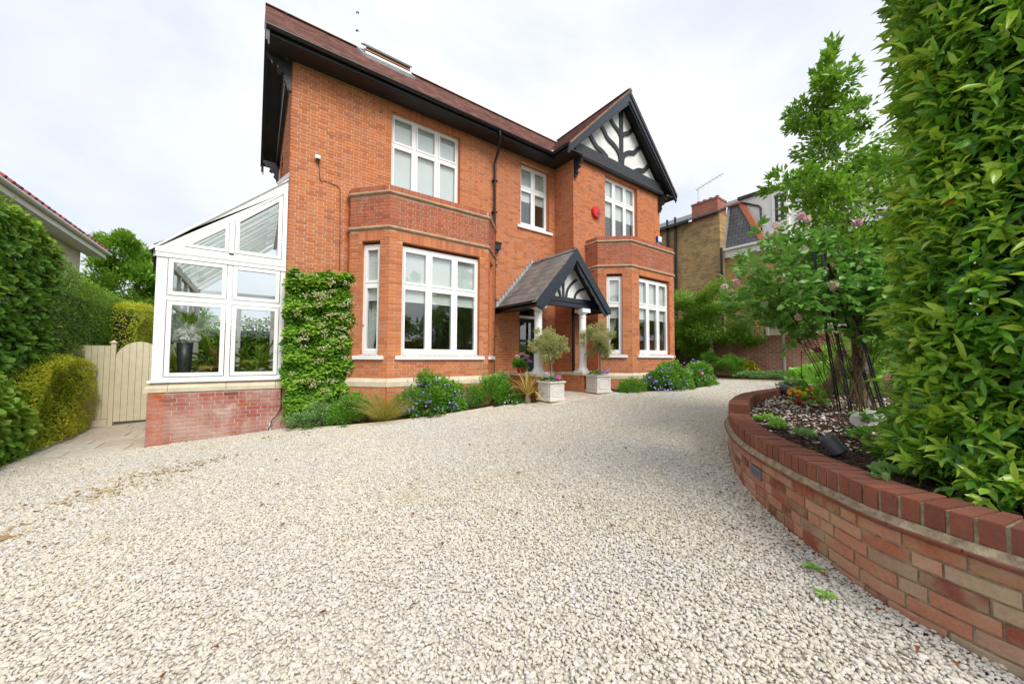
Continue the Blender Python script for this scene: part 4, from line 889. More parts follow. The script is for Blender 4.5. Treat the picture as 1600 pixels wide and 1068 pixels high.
def flash(b):
    k = 14
    for i in range(k):
        t = (i+.5)/k; x = PX-1.34*(1-t); z = pz(x); b.box(x-.055, x+.05, 8.375, 8.398, z-.03, z+.13)
part('flashing', 'lead', porch, flash)
for cx, cyy in ((5.80, 6.94), (7.41, 6.94)):                 # stone columns
    part('column', 'white_paint', porch, lambda b: (b.box(cx-.17, cx+.17, cyy-.17, cyy+.17, 1.03, 1.08), b.lathe([(.15, 0), (.155, .03), (.14, .055), (.122, .07), (.110, .11), (.106, .5), (.096, 1.45), (.094, 1.46), (.11, 1.475), (.11, 1.49), (.094, 1.505), (.094, 1.55), (.125, 1.58), (.14, 1.61)], (cx, cyy, 1.08), 24), b.box(cx-.155, cx+.155, cyy-.155, cyy+.155, 2.69, 2.795)))
PBR = len(BR); BR2 = []
for (x0, x1, y0, y1) in ((7.20, 7.70, 6.74, 7.545), (5.58, 6.04, 6.74, 8.345)):
    pp = MB(); zt = .97
    for p, q in (((x0, y1), (x0, y0)), ((x0, y0), (x1, y0)), ((x1, y0), (x1, y1))):
        P, d, n, L = seg(p, q); m0 = len(BR); lay(P, d, n, L, gz(x0)-.02, zt, off=.03); BR2 += BR[m0:]; body(pp, P, d, n, L, gz(x0)-.02, zt, [], .1)
    po = pp.build('column_plinth', ['mortar', 'brick_reveal'], porch)
    part('plinth_cap', 'stone', po, lambda b: b.box(x0-.04, x1+.04 if x0 < 7 else x1-.0, y0-.04, y1, zt, 1.03))
emit_bricks(BR2, porch, 60)

# ---- small fittings on the walls
cc = thing('security_camera', 'white dome security camera on the brick wall near the left corner', 'camera', (.95, 8.395, 5.6))
part('housing', 'white_paint', cc, lambda b: (b.lathe([(.02, .05), (.055, .04), (.06, 0), (.05, -.03)], (.95, 8.34, 5.6), 14), b.box(.91, .99, 8.34, 8.398, 5.585, 5.645)))
part('lens', 'black_metal', cc, lambda b: b.lathe([(.01, -.055), (.03, -.045), (.04, -.03)], (.955, 8.33, 5.6), 12))
tag(part('cable', 'gutter_black', None, lambda b: b.tube([(.97, 8.388, 5.56), (.985, 8.39, 5.4), (1.0, 8.39, 5.2), (1.04, 8.39, 5.14), (1.09, 8.39, 5.17), (1.36, 8.388, 5.12), (1.40, 8.388, 5.05), (1.42, 8.388, 4.2), (1.43, 8.388, 3.3)], .006, 5)), 'thin black cable running down the wall below the security camera', 'cable')
al = thing('alarm_box', 'round red alarm bell box beside the gable window', 'alarm', (8.70, PY, 6.07))
def disc(b, c, r, y0, y1, n=20): b.prism([(c[0]+r*math.cos(2*math.pi*j/n), y1, c[1]+r*math.sin(2*math.pi*j/n)) for j in range(n)], (0, y0-y1, 0))
part('cover', 'red_plastic', al, lambda b: (disc(b, (8.70, 6.07), .19, PY-.06, PY-.004), disc(b, (8.70, 6.07), .165, PY-.09, PY-.061)))
part('label_plate', 'lamp_metal', al, lambda b: disc(b, (8.74, 6.02), .055, PY-.096, PY-.091, 12))
ab = thing('alarm_box', 'blue and white wedge shaped alarm box at the right gable corner', 'alarm', (12.2, PY, 5.9))
part('cover', 'white_paint', ab, lambda b: b.prism([(12.06, PY-.004, 5.98), (12.3, PY-.004, 5.98), (12.27, PY-.004, 5.72), (12.18, PY-.004, 5.64), (12.09, PY-.004, 5.72)], (0, -.09, 0)))
part('blue_panel', 'blue_plastic', ab, lambda b: (b.prism([(12.08, PY-.095, 5.78), (12.28, PY-.095, 5.78), (12.27, PY-.095, 5.72), (12.18, PY-.095, 5.65), (12.09, PY-.095, 5.72)], (0, -.004, 0)), b.box(12.06, 12.075, PY-.096, PY-.005, 5.75, 5.985)))

# ================================================================== conservatory
CY0, CX0, CX1, CYB = 8.43, -1.41, .452, 13.3
con = thing('conservatory', 'white lean-to glazed conservatory on a red brick base', 'conservatory', (-.5, CY0, 0))
BR3 = []; cb = MB()
for p, q in (((CX0-.03, CYB), (CX0-.03, CY0-.03)), ((CX0-.03, CY0-.03), (CX1, CY0-.03))):
    P, d, n, L = seg(p, q); m0 = len(BR); lay(P, d, n, L, -.13, .815, mat='plinth_brick', off=.02); BR3 += BR[m0:]; body(cb, P, d, n, L, -.13, .82, [], .2)
cb.build('base_wall', ['pale_mortar', 'brick_reveal'], con); emit_bricks(BR3, con, 300)
cpath = [(CX0-.03, CYB), (CX0-.03, CY0-.03), (CX1, CY0-.03)]
cm = mitre(cpath)
for i, (t0, t1) in enumerate(((-1.47, -1.2), (-1.194, -.42), (-.414, .34), (.346, CX1))):
    b = MB(); pr = [(-.15, .82), (.02, .82), (.02, .89), (-.06, .985), (-.15, .985)]
    e = [[(t0+(-o if i == 0 else 0)*1, CY0-.03-o, z) for o, z in pr], [(t1, CY0-.03-o, z) for o, z in pr]]
    b.add(e[0]+e[1], [(a, a+5, (a+1) % 5+5, (a+1) % 5) for a in range(5)]+[tuple(range(5)), tuple(range(9, 4, -1))]); b.build('coping_stone', 'stone', con)
y = CY0+.0
while y < CYB-.1:
    y1 = min(y+.8, CYB); part('coping_stone', 'stone', con, lambda b: b.prism([(CX0-.05, y+.003, .82), (CX0-.05, y+.003, .89), (CX0+.03, y+.003, .985), (CX0+.12, y+.003, .985), (CX0+.12, y+.003, .82)], (0, y1-y-.006, 0))); y = y1
part('sill', 'white_paint', con, lambda b: (b.box(CX0-.045, CX1, CY0-.045, CY0+.1, .985, 1.02), b.box(CX0-.045, CX0+.1, CY0+.101, CYB, .985, 1.02)))
CF = MB(); ca, cz = CY0, CY0+.07
rz = lambda x: 5.0+(x-CX1)*(5.0-3.30)/(CX1-CX0)             # roof line
for x0, x1 in ((CX0, CX0+.14), (CX1-.085, CX1)): CF.box(x0, x1, ca, cz, 1.02, 3.14)
CF.box(-.455, -.385, ca, cz, 1.02, 3.14); CF.box(CX0+.14, -.455, ca, cz, 2.40, 2.48); CF.box(-.385, CX1-.085, ca, cz, 2.40, 2.48)
CF.box(CX0+.14, -.455, ca+.002, cz, 1.02, 1.07); CF.box(-.385, CX1-.085, ca+.002, cz, 1.02, 1.07)
CF.box(CX0-.012, CX1, ca-.02, cz, 3.14, 3.32); CF.box(CX0-.02, CX1, ca-.03, ca-.021, 3.22, 3.30)
# raking head and gable lights
rk = .22
CF.prism([(CX0-.06, ca, 3.325), (CX0+.32, ca, 3.325), (CX1, ca, rz(CX1)-rk), (CX1, ca, rz(CX1)), (CX0-.06, ca, rz(CX0-.06))], (0, .07, 0))
CF.box(-.45, -.375, ca+.003, cz, 3.32, rz(-.41)-rk*.9); CF.box(CX1-.075, CX1, ca+.003, cz, 3.32, rz(CX1-.04)-rk*.9)
CF.box(CX0+.2, CX1-.075, ca+.003, cz, 3.32, 3.36)
cfo = CF.build('frame', 'white_paint', con)
def sash_poly(poly, w_, y0, y1, py):
    "sash and pane filling a polygon in the XZ plane"
    c = np.mean(np.array(poly), 0); P2 = np.array(poly, float); k = len(P2); inner = []
    for i in range(k):
        a, b_, cc_ = P2[i-1], P2[i], P2[(i+1) % k]; n1_ = np.array([-(b_-a)[1], (b_-a)[0]]); n1_ /= np.linalg.norm(n1_); n2_ = np.array([-(cc_-b_)[1], (cc_-b_)[0]]); n2_ /= np.linalg.norm(n2_)
        mm = n1_+n2_; mm /= np.linalg.norm(mm); inner.append(b_+mm*w_/max(.25, mm@n1_))
    inner = np.array(inner); b = MB()
    for i in range(k):
        j = (i+1) % k; b.prism([(P2[i][0], y0, P2[i][1]), (P2[j][0], y0, P2[j][1]), (inner[j][0], y0, inner[j][1]), (inner[i][0], y0, inner[i][1])], (0, y1-y0, 0))
    b.build('sash', 'white_paint', con); b = MB(); b.prism([(p[0], py, p[1]) for p in inner], (0, .006, 0)); b.build('pane', 'conservatory_glass', con)
e = .012
for x0, x1 in ((CX0+.14+e, -.455-e), (-.385+e, CX1-.085-e)):
    for z0, z1 in ((1.07+e, 2.40-e), (2.48+e, 3.14-e)): sash_poly([(x0, z0), (x1, z0), (x1, z1), (x0, z1)], .065, ca-.012, ca+.06, ca+.03)
sash_poly([(CX0+.30, 3.37), (-.46, 3.37), (-.46, rz(-.46)-rk-.03)], .05, ca-.01, ca+.06, ca+.03)
sash_poly([(-.365, 3.37), (CX1-.085, 3.37), (CX1-.085, rz(CX1-.085)-rk-.03), (-.365, rz(-.365)-rk-.03)], .065, ca-.01, ca+.06, ca+.03)
# left flank, far end, roof bars and roof glass
cl = MB(); yv = np.linspace(CY0+.14, CYB-.14, 6)
cl.box(CX0, CX0+.07, CY0+.07, CYB, 3.14, 3.30); cl.box(CX0, CX0+.07, CY0+.07, CYB, 1.02, 1.08); cl.box(CX0, CX0+.07, CY0+.07, CYB, 2.40, 2.48)
for yy in yv: cl.box(CX0+.002, CX0+.068, yy-.045, yy+.045, 1.08, 3.14)
cl.box(CX0, CX1, CYB, CYB+.07, 3.14, 3.3); cl.box(CX0, CX1, CYB, CYB+.07, 2.40, 2.48); cl.box(CX0, CX1, CYB, CYB+.07, 1.02, 1.08)
for xx in (CX0+.05, -.42, CX1-.05): cl.box(xx-.05, xx+.05, CYB+.002, CYB+.068, 1.08, 3.14)
cl.build('flank_frame', 'white_paint', con)
for i in range(5): part('pane', 'conservatory_glass', con, lambda b: (b.box(CX0+.03, CX0+.036, yv[i]+.045, yv[i+1]-.045, 1.08, 2.40), b.box(CX0+.03, CX0+.036, yv[i]+.045, yv[i+1]-.045, 2.48, 3.14)))
rfz = lambda x: rz(x)-.03
for yy in np.linspace(CY0+.03, CYB, 8): part('rafter', 'white_paint', con, lambda b: b.prism([(CX0-.05, yy, rfz(CX0-.05)-.09), (CX1, yy, rfz(CX1)-.09), (CX1, yy, rfz(CX1)-.005), (CX0-.05, yy, rfz(CX0-.05)-.005)], (0, .05, 0)))
part('roof_edge', 'white_paint', con, lambda b: (b.prism([(CX0-.10, CY0-.035, rz(CX0-.10)), (CX1-.0, CY0-.035, rz(CX1)), (CX1, CY0-.035, rz(CX1)+.04), (CX0-.10, CY0-.035, rz(CX0-.10)+.04)], (0, .12, 0))))
yy = np.linspace(CY0+.09, CYB, 8)
for i in range(7): part('roof_pane', 'conservatory_glass', con, lambda b: b.prism([(CX0-.07, yy[i], rz(CX0-.07)), (CX1, yy[i], rz(CX1)), (CX1, yy[i], rz(CX1)+.012), (CX0-.07, yy[i], rz(CX0-.07)+.012)], (0, yy[i+1]-yy[i]-.01, 0)))
part('purlin', 'white_paint', con, lambda b: (b.box(CX1-.09, CX1-.005, CY0+.1, CYB, 4.75, 4.87), b.box(-.46, -.40, CY0+.1, CYB, rz(-.43)-.2, rz(-.43)-.12)))
part('gutter', 'gutter_black', con, lambda b: (gut(b, 1, CY0-.05, CYB, CX0-.075, 3.27, .055), b.tube([(CX0-.07, CY0+.2, 3.22), (CX0-.04, CY0+.2, 3.05), (CX0-.04, CY0+.2, 2.9)], .03, 8)))
part('flashing', 'lead', con, lambda b: b.prism([(CX1-.18, CY0-.05, rz(CX1-.18)+.02), (CX1+.01, CY0-.05, rz(CX1)+.06), (CX1+.01, CY0-.05, rz(CX1)+.16), (CX1-.05, CY0-.05, rz(CX1)+.10), (CX1-.2, CY0-.05, rz(CX1-.2)+.07)], (0, .3, 0)))
part('floor', 'floor_tile', con, lambda b: b.box(CX0+.17, CX1-.02, CY0+.17, CYB-.02, .0, .06))
part('inner_sill', 'white_paint', con, lambda b: (b.box(CX0+.1, CX1-.02, CY0+.102, CY0+.24, .985, 1.015), b.box(CX0+.101, CX0+.24, CY0+.241, CYB-.1, .985, 1.015)))
# plants inside
def pot_plant(name, label, loc, potmat, pr, ph, mat, nb, Lr, spread, blade=.03):
    t = thing(name, label, 'plant', loc); x, y, z = loc
    part('pot', potmat, t, lambda b: b.lathe([(pr*.75, 0), (pr, ph*.95), (pr*1.06, ph), (pr*.9, ph), (pr*.85, ph*.9)], loc, 18))
    u = rng.random(nb)*6.28; el = rng.uniform(.3, 1.35, nb); d = np.stack([np.cos(u)*np.cos(el)*spread, np.sin(u)*np.cos(el)*spread, np.sin(el)], 1)
    fronds = []; pos = []; dr_ = []; nr = []
    for i in range(nb):                   # arching fronds set with leaflets
        L = rng.uniform(*Lr)
        for s in np.linspace(.25, 1, 12):
            p = np.array([x, y, z+ph])+d[i]*L*s+np.array([0, 0, -.55*L*(s**2)*math.cos(el[i])]); tdir = unit((d[i]+np.array([0, 0, -1.1*s*math.cos(el[i])]))[None])[0]; sd_ = np.cross(tdir, [0, 0, 1])
            for q in (-1, 1): pos.append(p); dr_.append(tdir*.9+sd_*q*.7); nr.append([0, 0, 1])
    n_ = len(pos); leaves('foliage', mat, t, np.array(pos), np.array(dr_)+rng.normal(size=(n_, 3))*.1, rng.uniform(.14, .24, n_), blade, tone=rng.random(n_), tmpl=T_BLADE)
    sp = MB()
    for i in range(min(nb, 10)): sp.tube([(x, y, z+ph*.9), tuple(np.array([x, y, z+ph])+d[i]*.3)], .006, 4)
    sp.build('stem', 'twig', t)
    return t
pot_plant('palm', 'feathery palm in a white pot behind the right conservatory pane', (.02, 9.35, 1.02-.35), 'planter_white', .19, .42, 'palm_leaf', 26, (.5, 1.0), .8)
pot_plant('palm', 'yellowish palm in a pale pot at the left end of the conservatory', (-1.18, 9.45, .62), 'planter_white', .16, .38, 'gold_leaf', 14, (.4, .8), .45)
pot_plant('palm', 'dark leafy pot palm behind the tall black vase', (-.75, 9.9, .9), 'planter_white', .17, .35, 'palm_leaf', 22, (.5, .95), .75, .04)
pot_plant('palm', 'striped leaf pot plant in the middle of the conservatory', (-.55, 9.3, .75), 'planter_white', .15, .32, 'striped_blade', 12, (.3, .55), .8, .05)
ov = thing('orchid_vase', 'tall black vase of white flowers just inside the conservatory', 'vase', (-1.02, 8.68, 1.015))
part('vase', 'black_metal', ov, lambda b: b.lathe([(.085, 0), (.10, .3), (.115, .66), (.105, .66), (.10, .6)], (-1.03, 8.66, 1.016), 20))
for hx, hy, hz in ((-1.08, 8.64, 1.86), (-.95, 8.64, 1.90), (-1.16, 8.66, 1.76), (-.90, 8.66, 1.76), (-1.02, 8.62, 1.76)):
    q = rdir(120); leaves('flower_head', 'white_petal', ov, np.array([hx, hy, hz])+q*.06, rdir(120), .045, .05, nor=q, tone=rng.random(120), tmpl=T_ROUND)
q = rdir(120); leaves('foliage', 'palm_leaf', ov, np.array([-1.02, 8.72, 2.0])+q*np.array([.16, .1, .10]), q+np.array([0, 0, 1.0]), .2, .035, tone=rng.random(120)*.4, tmpl=T_BLADE)
st = thing('stool', 'small slatted wooden stool under the right conservatory palm', 'stool', (.02, 9.35, .06))
part('seat', 'wood_warm', st, lambda b: [b.box(-.24+i*.09, -.24+i*.09+.075, 9.12, 9.58, .61, .64) for i in range(6)])
for x_, y_ in ((-.2, 9.16), (.24, 9.16), (-.2, 9.54), (.24, 9.54)): part('leg', 'wood_warm', st, lambda b: b.box(x_-.02, x_+.02, y_-.02, y_+.02, .06, .61))
tag(part('cable', 'gutter_black', None, lambda b: b.tube([(.435, 8.37, 1.02), (.44, 8.36, .7), (.44, 8.36, .45), (.38, 8.34, .3), (.30, 8.33, .22), (.27, 8.3, .1), (.24, 8.28, .03)], .009, 5)), 'black cable trailing down the brick base beside the climber', 'cable')
tag(part('waste_pipe', 'white_paint', None, lambda b: b.tube([(.27, 8.36, .16), (.27, 8.36, .0)], .017, 8)), 'short white pipe stub at the foot of the conservatory base', 'pipe')

# ---- gate and fence panel down the side path
gt_ = thing('garden_gate', 'cream painted boarded garden gate with a rounded top', 'gate', (-2.27, 11.83, -.1))
gx0, gx1 = -2.56, -1.80; kk = 7; wv = (gx1-gx0)/kk
for i in range(kk):
    a, c = gx0+i*wv, gx0+(i+1)*wv-.006; top = lambda x: 1.30+.46*math.sqrt(max(0, 1-((x-(gx0+gx1)/2)/((gx1-gx0)/2+.02))**2))
    part('board', 'gate_timber', gt_, lambda b: b.prism([(a, 11.82, -.05), (c, 11.82, -.05), (c, 11.82, top(c)), ((a+c)/2, 11.82, top((a+c)/2)+.004), (a, 11.82, top(a))], (0, .028, 0)))
part('gate_post', 'gate_timber', gt_, lambda b: b.box(-1.79, -1.47, 11.80, 11.88, -.12, 1.72)); part('ledge', 'gate_timber', gt_, lambda b: [b.box(gx0+.02, gx1-.02, 11.849, 11.89, z, z+.1) for z in (.2, 1.1)])
fp = thing('fence_panel', 'cream boarded fence panel between the hedge and the gate', 'fence', (-2.85, 11.83, -.1))
for i in range(6): part('board', 'gate_timber', fp, lambda b: b.box(-3.22+i*.096, -3.22+i*.096+.09, 11.82, 11.848, .03, 1.66))
part('post', 'gate_timber', fp, lambda b: (b.box(-2.64, -2.565, 11.80, 11.88, -.16, 1.72), b.prism([(-2.66, 11.78, 1.72), (-2.55, 11.78, 1.72), (-2.55, 11.90, 1.72), (-2.66, 11.90, 1.72)], (0, 0, .02)), b.add([(-2.65, 11.79, 1.74), (-2.56, 11.79, 1.74), (-2.56, 11.89, 1.74), (-2.65, 11.89, 1.74), (-2.605, 11.84, 1.79)], [(0, 1, 4), (1, 2, 4), (2, 3, 4), (3, 0, 4)])))
part('gravel_board', 'gate_timber', fp, lambda b: b.box(-3.22, -2.65, 11.81, 11.85, -.14, .02)); part('rail', 'gate_timber', fp, lambda b: b.box(-3.22, -2.65, 11.849, 11.89, 1.3, 1.4))
part('post', 'gate_timber', fp, lambda b: b.box(-3.12, -3.03, 11.62, 11.71, -.2, .35))

# ================================================================== raised bed with a curved brick wall
rw = thing('retaining_wall', 'curved low red brick retaining wall with brick-on-edge coping along the gravel', 'wall', (3.2, 1.0, .15))
CRV, CL = smooth_curve(WALLP[1:], 900)
Sv = np.linspace(0, CL, 900); TG = unit(np.gradient(CRV, axis=0)); NM = np.stack([-TG[:, 1], TG[:, 0]], 1)     # NM points out to the gravel
def at(s, o, z):
    i = np.clip(s, 0, CL); x = np.interp(i, Sv, CRV[:, 0]); y_ = np.interp(i, Sv, CRV[:, 1]); nx = np.interp(i, Sv, NM[:, 0]); ny = np.interp(i, Sv, NM[:, 1])
    return (x+nx*o, y_+ny*o, z)
S_END = 11.0
STEP_S = float(Sv[np.argmin(np.abs(CRV[:, 0]-4.95))])          # the coping steps up one brick here
def strip(b, prof, s0, s1, n=120):
    ss = np.linspace(s0, s1, n); k = len(prof)
    b.add([at(s, o, z) for s in ss for o, z in prof], [(i*k+j, (i+1)*k+j, (i+1)*k+(j+1) % k, i*k+(j+1) % k) for i in range(n-1) for j in range(k)])
    b.add([at(s0, o, z) for o, z in prof]+[at(s1, o, z) for o, z in prof], [tuple(range(k)), tuple(range(k, 2*k))])
b = MB(); strip(b, [(-.010, -.05), (-.010, .575), (-.215, .575), (-.215, -.05)], .0, CL); strip(b, [(-.012, .6225), (-.013, .741), (-.21, .741), (-.21, .6225)], 0, STEP_S)
strip(b, [(-.012, .6225), (-.013, .85), (-.21, .85), (-.21, .6225)], STEP_S+.10, CL, 60); b.build('mortar_core', 'lime_mortar', rw)
b = MB(); strip(b, [(.034, .604), (.004, .636), (-.05, .636), (-.05, .604)], 0, CL, 300); b.build('mortar_fillet', 'lime_mortar', rw)
def cbrick(name, mat, s0, s1, o0, o1, z0, z1, n=3, ch=.005, jit=.0):
    "brick that follows the curve; its gravel-side edges are worn"
    b = MB(); ss = np.linspace(s0, s1, n); rng_ = []
    for j, s in enumerate(ss):
        c = ch if j in (0, n-1) else 0
        q = [at(s, o0, z0), at(s, o1-ch-c*.5, z0), at(s, o1-c, z0+ch), at(s, o1-c, z1-ch), at(s, o1-ch-c*.5, z1), at(s, o0, z1)]; rng_.append(q)
    k = 6; b.add([p for g in rng_ for p in g], [(i*k+j, (i+1)*k+j, (i+1)*k+(j+1) % k, i*k+(j+1) % k) for i in range(n-1) for j in range(k)]+[tuple(range(k)), tuple(range(n*k-1, n*k-k-1, -1))])
    return b.build(name, mat, rw)
rr = random.Random(11)
NB = 0
for k, zc in enumerate(np.arange(.50, -.08, -.076)):
    s = .4-(.12 if k % 2 else 0)-.03*k
    while s < S_END:
        w_ = .217 if rr.random() < .72 else .104
        x = at(s, 0, 0)[0]
        if zc+.066 > gz(x)-.01 and NB < 300 and s+w_ > 0 and s < 9.2: cbrick('brick', 'garden_wall_brick', s, s+w_, -.10, rr.uniform(-.003, .003), zc+.0, zc+.066, 4 if w_ > .15 else 3); NB += 1
        s += w_+.0115
for zc, o in ((.574, .030), (.590, .045)):                      # two courses of creasing tile
    s = .3+o
    while s < S_END:
        cbrick('creasing_tile', 'coping_brick', s, s+.255, -.05, o+rr.uniform(-.004, .003), zc, zc+.0135, 4, .002); s += .262
s = STEP_S-.0875*int((STEP_S-.35)/.0875)
while s < S_END:
    z0, z1 = (.635, .750)
    if s > STEP_S-.01: z0, z1 = .75, .862
    cbrick('coping_brick', 'coping_brick', s, s+.071, -.225, rr.uniform(-.003, .004), z0+rr.uniform(-.002, .002), z1+rr.uniform(-.003, .003), 2, .006)
    if s > STEP_S-.01: cbrick('coping_brick', 'coping_brick', s, s+.071, -.225, rr.uniform(-.003, .004), .635, .742, 2, .006)
    s += .0875
# louvred lamp let into the wall
lv = thing('wall_light', 'grey louvred brick light recessed in the curved wall', 'light', at(2.9, 0, .45))
sl = float(Sv[np.argmin(np.hypot(CRV[:, 0]-3.62, CRV[:, 1]-1.33))])
part('housing', 'vent_metal', lv, lambda b: (b.prism([at(sl-.10, .012, .475), at(sl+.10, .012, .475), at(sl+.10, .012, .49), at(sl-.10, .012, .49)], tuple(np.array(at(sl, -.05, 0))-np.array(at(sl, .012, 0)))), b.prism([at(sl-.10, .012, .405), at(sl+.10, .012, .405), at(sl+.10, .012, .42), at(sl-.10, .012, .42)], tuple(np.array(at(sl, -.05, 0))-np.array(at(sl, .012, 0)))), b.prism([at(sl-.115, .014, .405), at(sl-.10, .014, .405), at(sl-.10, .014, .49), at(sl-.115, .014, .49)], tuple(np.array(at(sl, -.05, 0))-np.array(at(sl, .012, 0))))))
for z in np.arange(.423, .472, .0105): part('louvre', 'vent_metal', lv, lambda b: b.prism([at(sl-.10, .004, z+.006), at(sl+.10, .004, z+.006), at(sl+.10, .014, z), at(sl-.10, .014, z)], (0, 0, .003)))
part('back_plate', 'black_metal', lv, lambda b: b.prism([at(sl-.10, .002, .42), at(sl+.10, .002, .42), at(sl+.10, .002, .475), at(sl-.10, .002, .475)], tuple(np.array(at(sl, 0, 0))-np.array(at(sl, .002, 0)))))
# soil in the bed
inner = [at(s, -.15, 0)[:2] for s in np.linspace(0, CL-.02, 80)]
BEDP = [(float(x), float(y_)) for x, y_ in inner]+[(13.1, -4.0), (3.0, -4.0), (2.7, -2.3)]
def bed_z(X, Y): return .685+.02*np.sin(X*2.3+Y)*np.sin(Y*2.9)+.012*np.sin(X*9+Y*4)*np.sin(Y*8-X*3)+.022*np.clip(X-5, 0, 8)
grid_sheet('raised_bed_soil', 'earth', BEDP, .06, bed_z)
def bed_scatter():
    n = 42000; X = rng.uniform(2.6, 9.5, n); Y = rng.uniform(-1.2, 2.8, n); ok = inpoly(X, Y, [(float(a[0]), float(a[1])) for a in [at(s, -.24, 0) for s in np.linspace(0, CL-.02, 80)]]+BEDP[80:]); X, Y = X[ok], Y[ok]; n = len(X)
    s = np.exp(rng.normal(size=n)*.4)*.022
    scatter('bark_mulch', np.stack([X, Y, bed_z(X, Y)+.004], 1), np.stack([s*1.5, s*.6, s*.35], 1), [pebble('chip', 'mulch_chip', 201+i, (1, .9, .8), .4) for i in range(4)], 'dark bark mulch over the soil of the raised bed', 'mulch', .5, 5)
    n = 9000; X = rng.uniform(2.8, 9.0, n); Y = rng.uniform(.2, 2.75, n); cl_ = fbm(np.stack([X, Y, X*0], 1), 5, 1.7); dens = np.clip((X-3.9)/1.6, 0, 1)*np.clip(.62+.5*cl_, 0.03, 1)
    ok = inpoly(X, Y, [tuple(map(float, at(s, -.24, 0)[:2])) for s in np.linspace(0, CL-.02, 80)]+BEDP[80:]) & (rng.random(n) < dens); X, Y = X[ok], Y[ok]; n = len(X)
    s = np.exp(rng.normal(size=n)*.35)*.030
    scatter('fallen_petals', np.stack([X, Y, bed_z(X, Y)+.010], 1), np.stack([s*1.3, s*.9, s*.28], 1), [pebble('petal_chip', 'pale_debris', 301+i, (1, .8, .9), .4) for i in range(4)], 'pale fallen petals and chippings strewn over the raised bed', 'petals', .3, 6)
bed_scatter()
def spotlight(loc, label, tilt, yawd, sc_=1.):
    t = thing('garden_spotlight', label, 'light', loc, 'spotlights in the raised bed'); R = Matrix.Rotation(yawd, 3, 'Z')@Matrix.Rotation(tilt, 3, 'X'); c = Vector(loc)+Vector((0, 0, .075*sc_))
    def ring(b, prof, n=22):
        v = [c+R@Vector((r*sc_*math.cos(2*math.pi*j/n), r*sc_*math.sin(2*math.pi*j/n), h*sc_)) for r, h in prof for j in range(n)]; k = len(prof)
        b.add(v, [(i*n+j, i*n+(j+1) % n, (i+1)*n+(j+1) % n, (i+1)*n+j) for i in range(k-1) for j in range(n)], True); b.add(v[:n], [tuple(range(n))]); b.add(v[-n:], [tuple(range(n))])
    part('barrel', 'lamp_metal', t, lambda b: ring(b, [(.045, -.065), (.052, -.06), (.055, .055), (.058, .058), (.058, .07), (.05, .07), (.05, .05)]))
    part('lens', 'steel', t, lambda b: ring(b, [(.049, .045), (.049, .05)])); part('cable_gland', 'steel', t, lambda b: ring(b, [(.012, -.10), (.016, -.095), (.016, -.064)], 8))
    part('stake', 'black_metal', t, lambda b: b.tube([c+Vector((0, 0, -.02)), c+Vector((0, 0, -.14))], .012, 6))
spotlight((3.72, .84, .70), 'dark grey spotlight lying tilted at the front of the bed behind the coping', 2.55, .5, 1.05)
spotlight((8.05, 2.45, .76), 'small grey spotlight lying at the far tip of the raised bed', 1.9, .2, 1.5)
# obelisk for the rose
obk = thing('plant_obelisk', 'black wire obelisk supporting the rose in the raised bed', 'obelisk', (6.45, 1.15, .7))
legs = [(6.15, 1.19), (6.36, .92), (6.80, 1.06), (6.58, 1.40)]; top = np.array([6.20, 1.42, 2.95]); off = [(-.10, .02), (.03, -.11), (.12, .03), (.0, .12)]
for (x, y_), (ox, oy) in zip(legs, off):
    part('leg', 'black_metal', obk, lambda b: (b.tube([(x, y_, .66), (top[0]+ox, top[1]+oy, top[2])], .011, 6), b.tube([(x+.03, y_-.02, .66), (top[0]+ox+.012, top[1]+oy-.01, top[2])], .010, 6)))
for t in (.28, .52, .76):
    q = [tuple(np.array([x, y_, .66])*(1-t)+(top+np.array([ox, oy, 0]))*t) for (x, y_), (ox, oy) in zip(legs, off)]
    part('hoop', 'black_metal', obk, lambda b: [b.tube([q[i], q[(i+1) % 4]], .006, 5) for i in range(4)])

# ================================================================== neighbours and boundary
gw = thing('garden_wall', 'old red brick boundary wall behind the far flower border', 'wall', (15.5, 5, .7))
part('wall', 'old_wall_brick', gw, lambda b: (b.box(15.5, 15.72, -6, 14, .6, 2.22), b.box(15.46, 15.76, -6, 14, 2.22, 2.30)))
for y0 in (7.9, 5.9, 1.9): part('pier', 'old_wall_brick', gw, lambda b: b.box(15.40, 15.499, y0, y0+.34, .6, 2.219))
tl = thing('trellis', 'pale grey slatted trellis panel fixed on top of the boundary wall', 'trellis', (15.55, 4.0, 2.3))
for y0 in (5.25, 3.9, 2.6): part('post', 'nb_white', tl, lambda b: b.box(15.55, 15.60, y0-.025, y0+.025, 2.30, 2.86))
for i in range(8): part('slat', 'nb_white', tl, lambda b: b.box(15.52, 15.545, 2.5, 5.35, 2.33+i*.066, 2.33+i*.066+.036))
nb = thing('brick_house', 'yellow stock brick house with a tall red chimney right of the garden', 'house', (18, 8, .6))
part('wall', 'stock_brick', nb, lambda b: (b.box(18, 26, 7.95, 16, .5, 8.45), b.box(18.5, 26, 2.0, 7.95, .5, 6.35)))
part('roof', 'nb_slate', nb, lambda b: (b.prism([(17.8, 7.9, 8.45), (17.8, 16.1, 8.45), (22, 16.1, 10.4), (22, 7.9, 10.4)], (0, 0, .08))))
part('gutter', 'gutter_black', nb, lambda b: b.box(17.68, 17.80, 9.35, 16.1, 8.36, 8.50))
ch = part('chimney', 'chimney_brick', nb, lambda b: (b.box(17.98, 18.9, 8.02, 9.28, 8.35, 9.2), b.box(17.95, 18.93, 7.99, 9.31, 9.2, 9.28)))
for y0 in (8.2, 8.5, 8.8, 9.1): part('chimney_pot', 'clay_dark', ch, lambda b: b.lathe([(.11, 0), (.09, .16), (.10, .17), (.08, .19)], (18.35, y0, 9.28), 10))
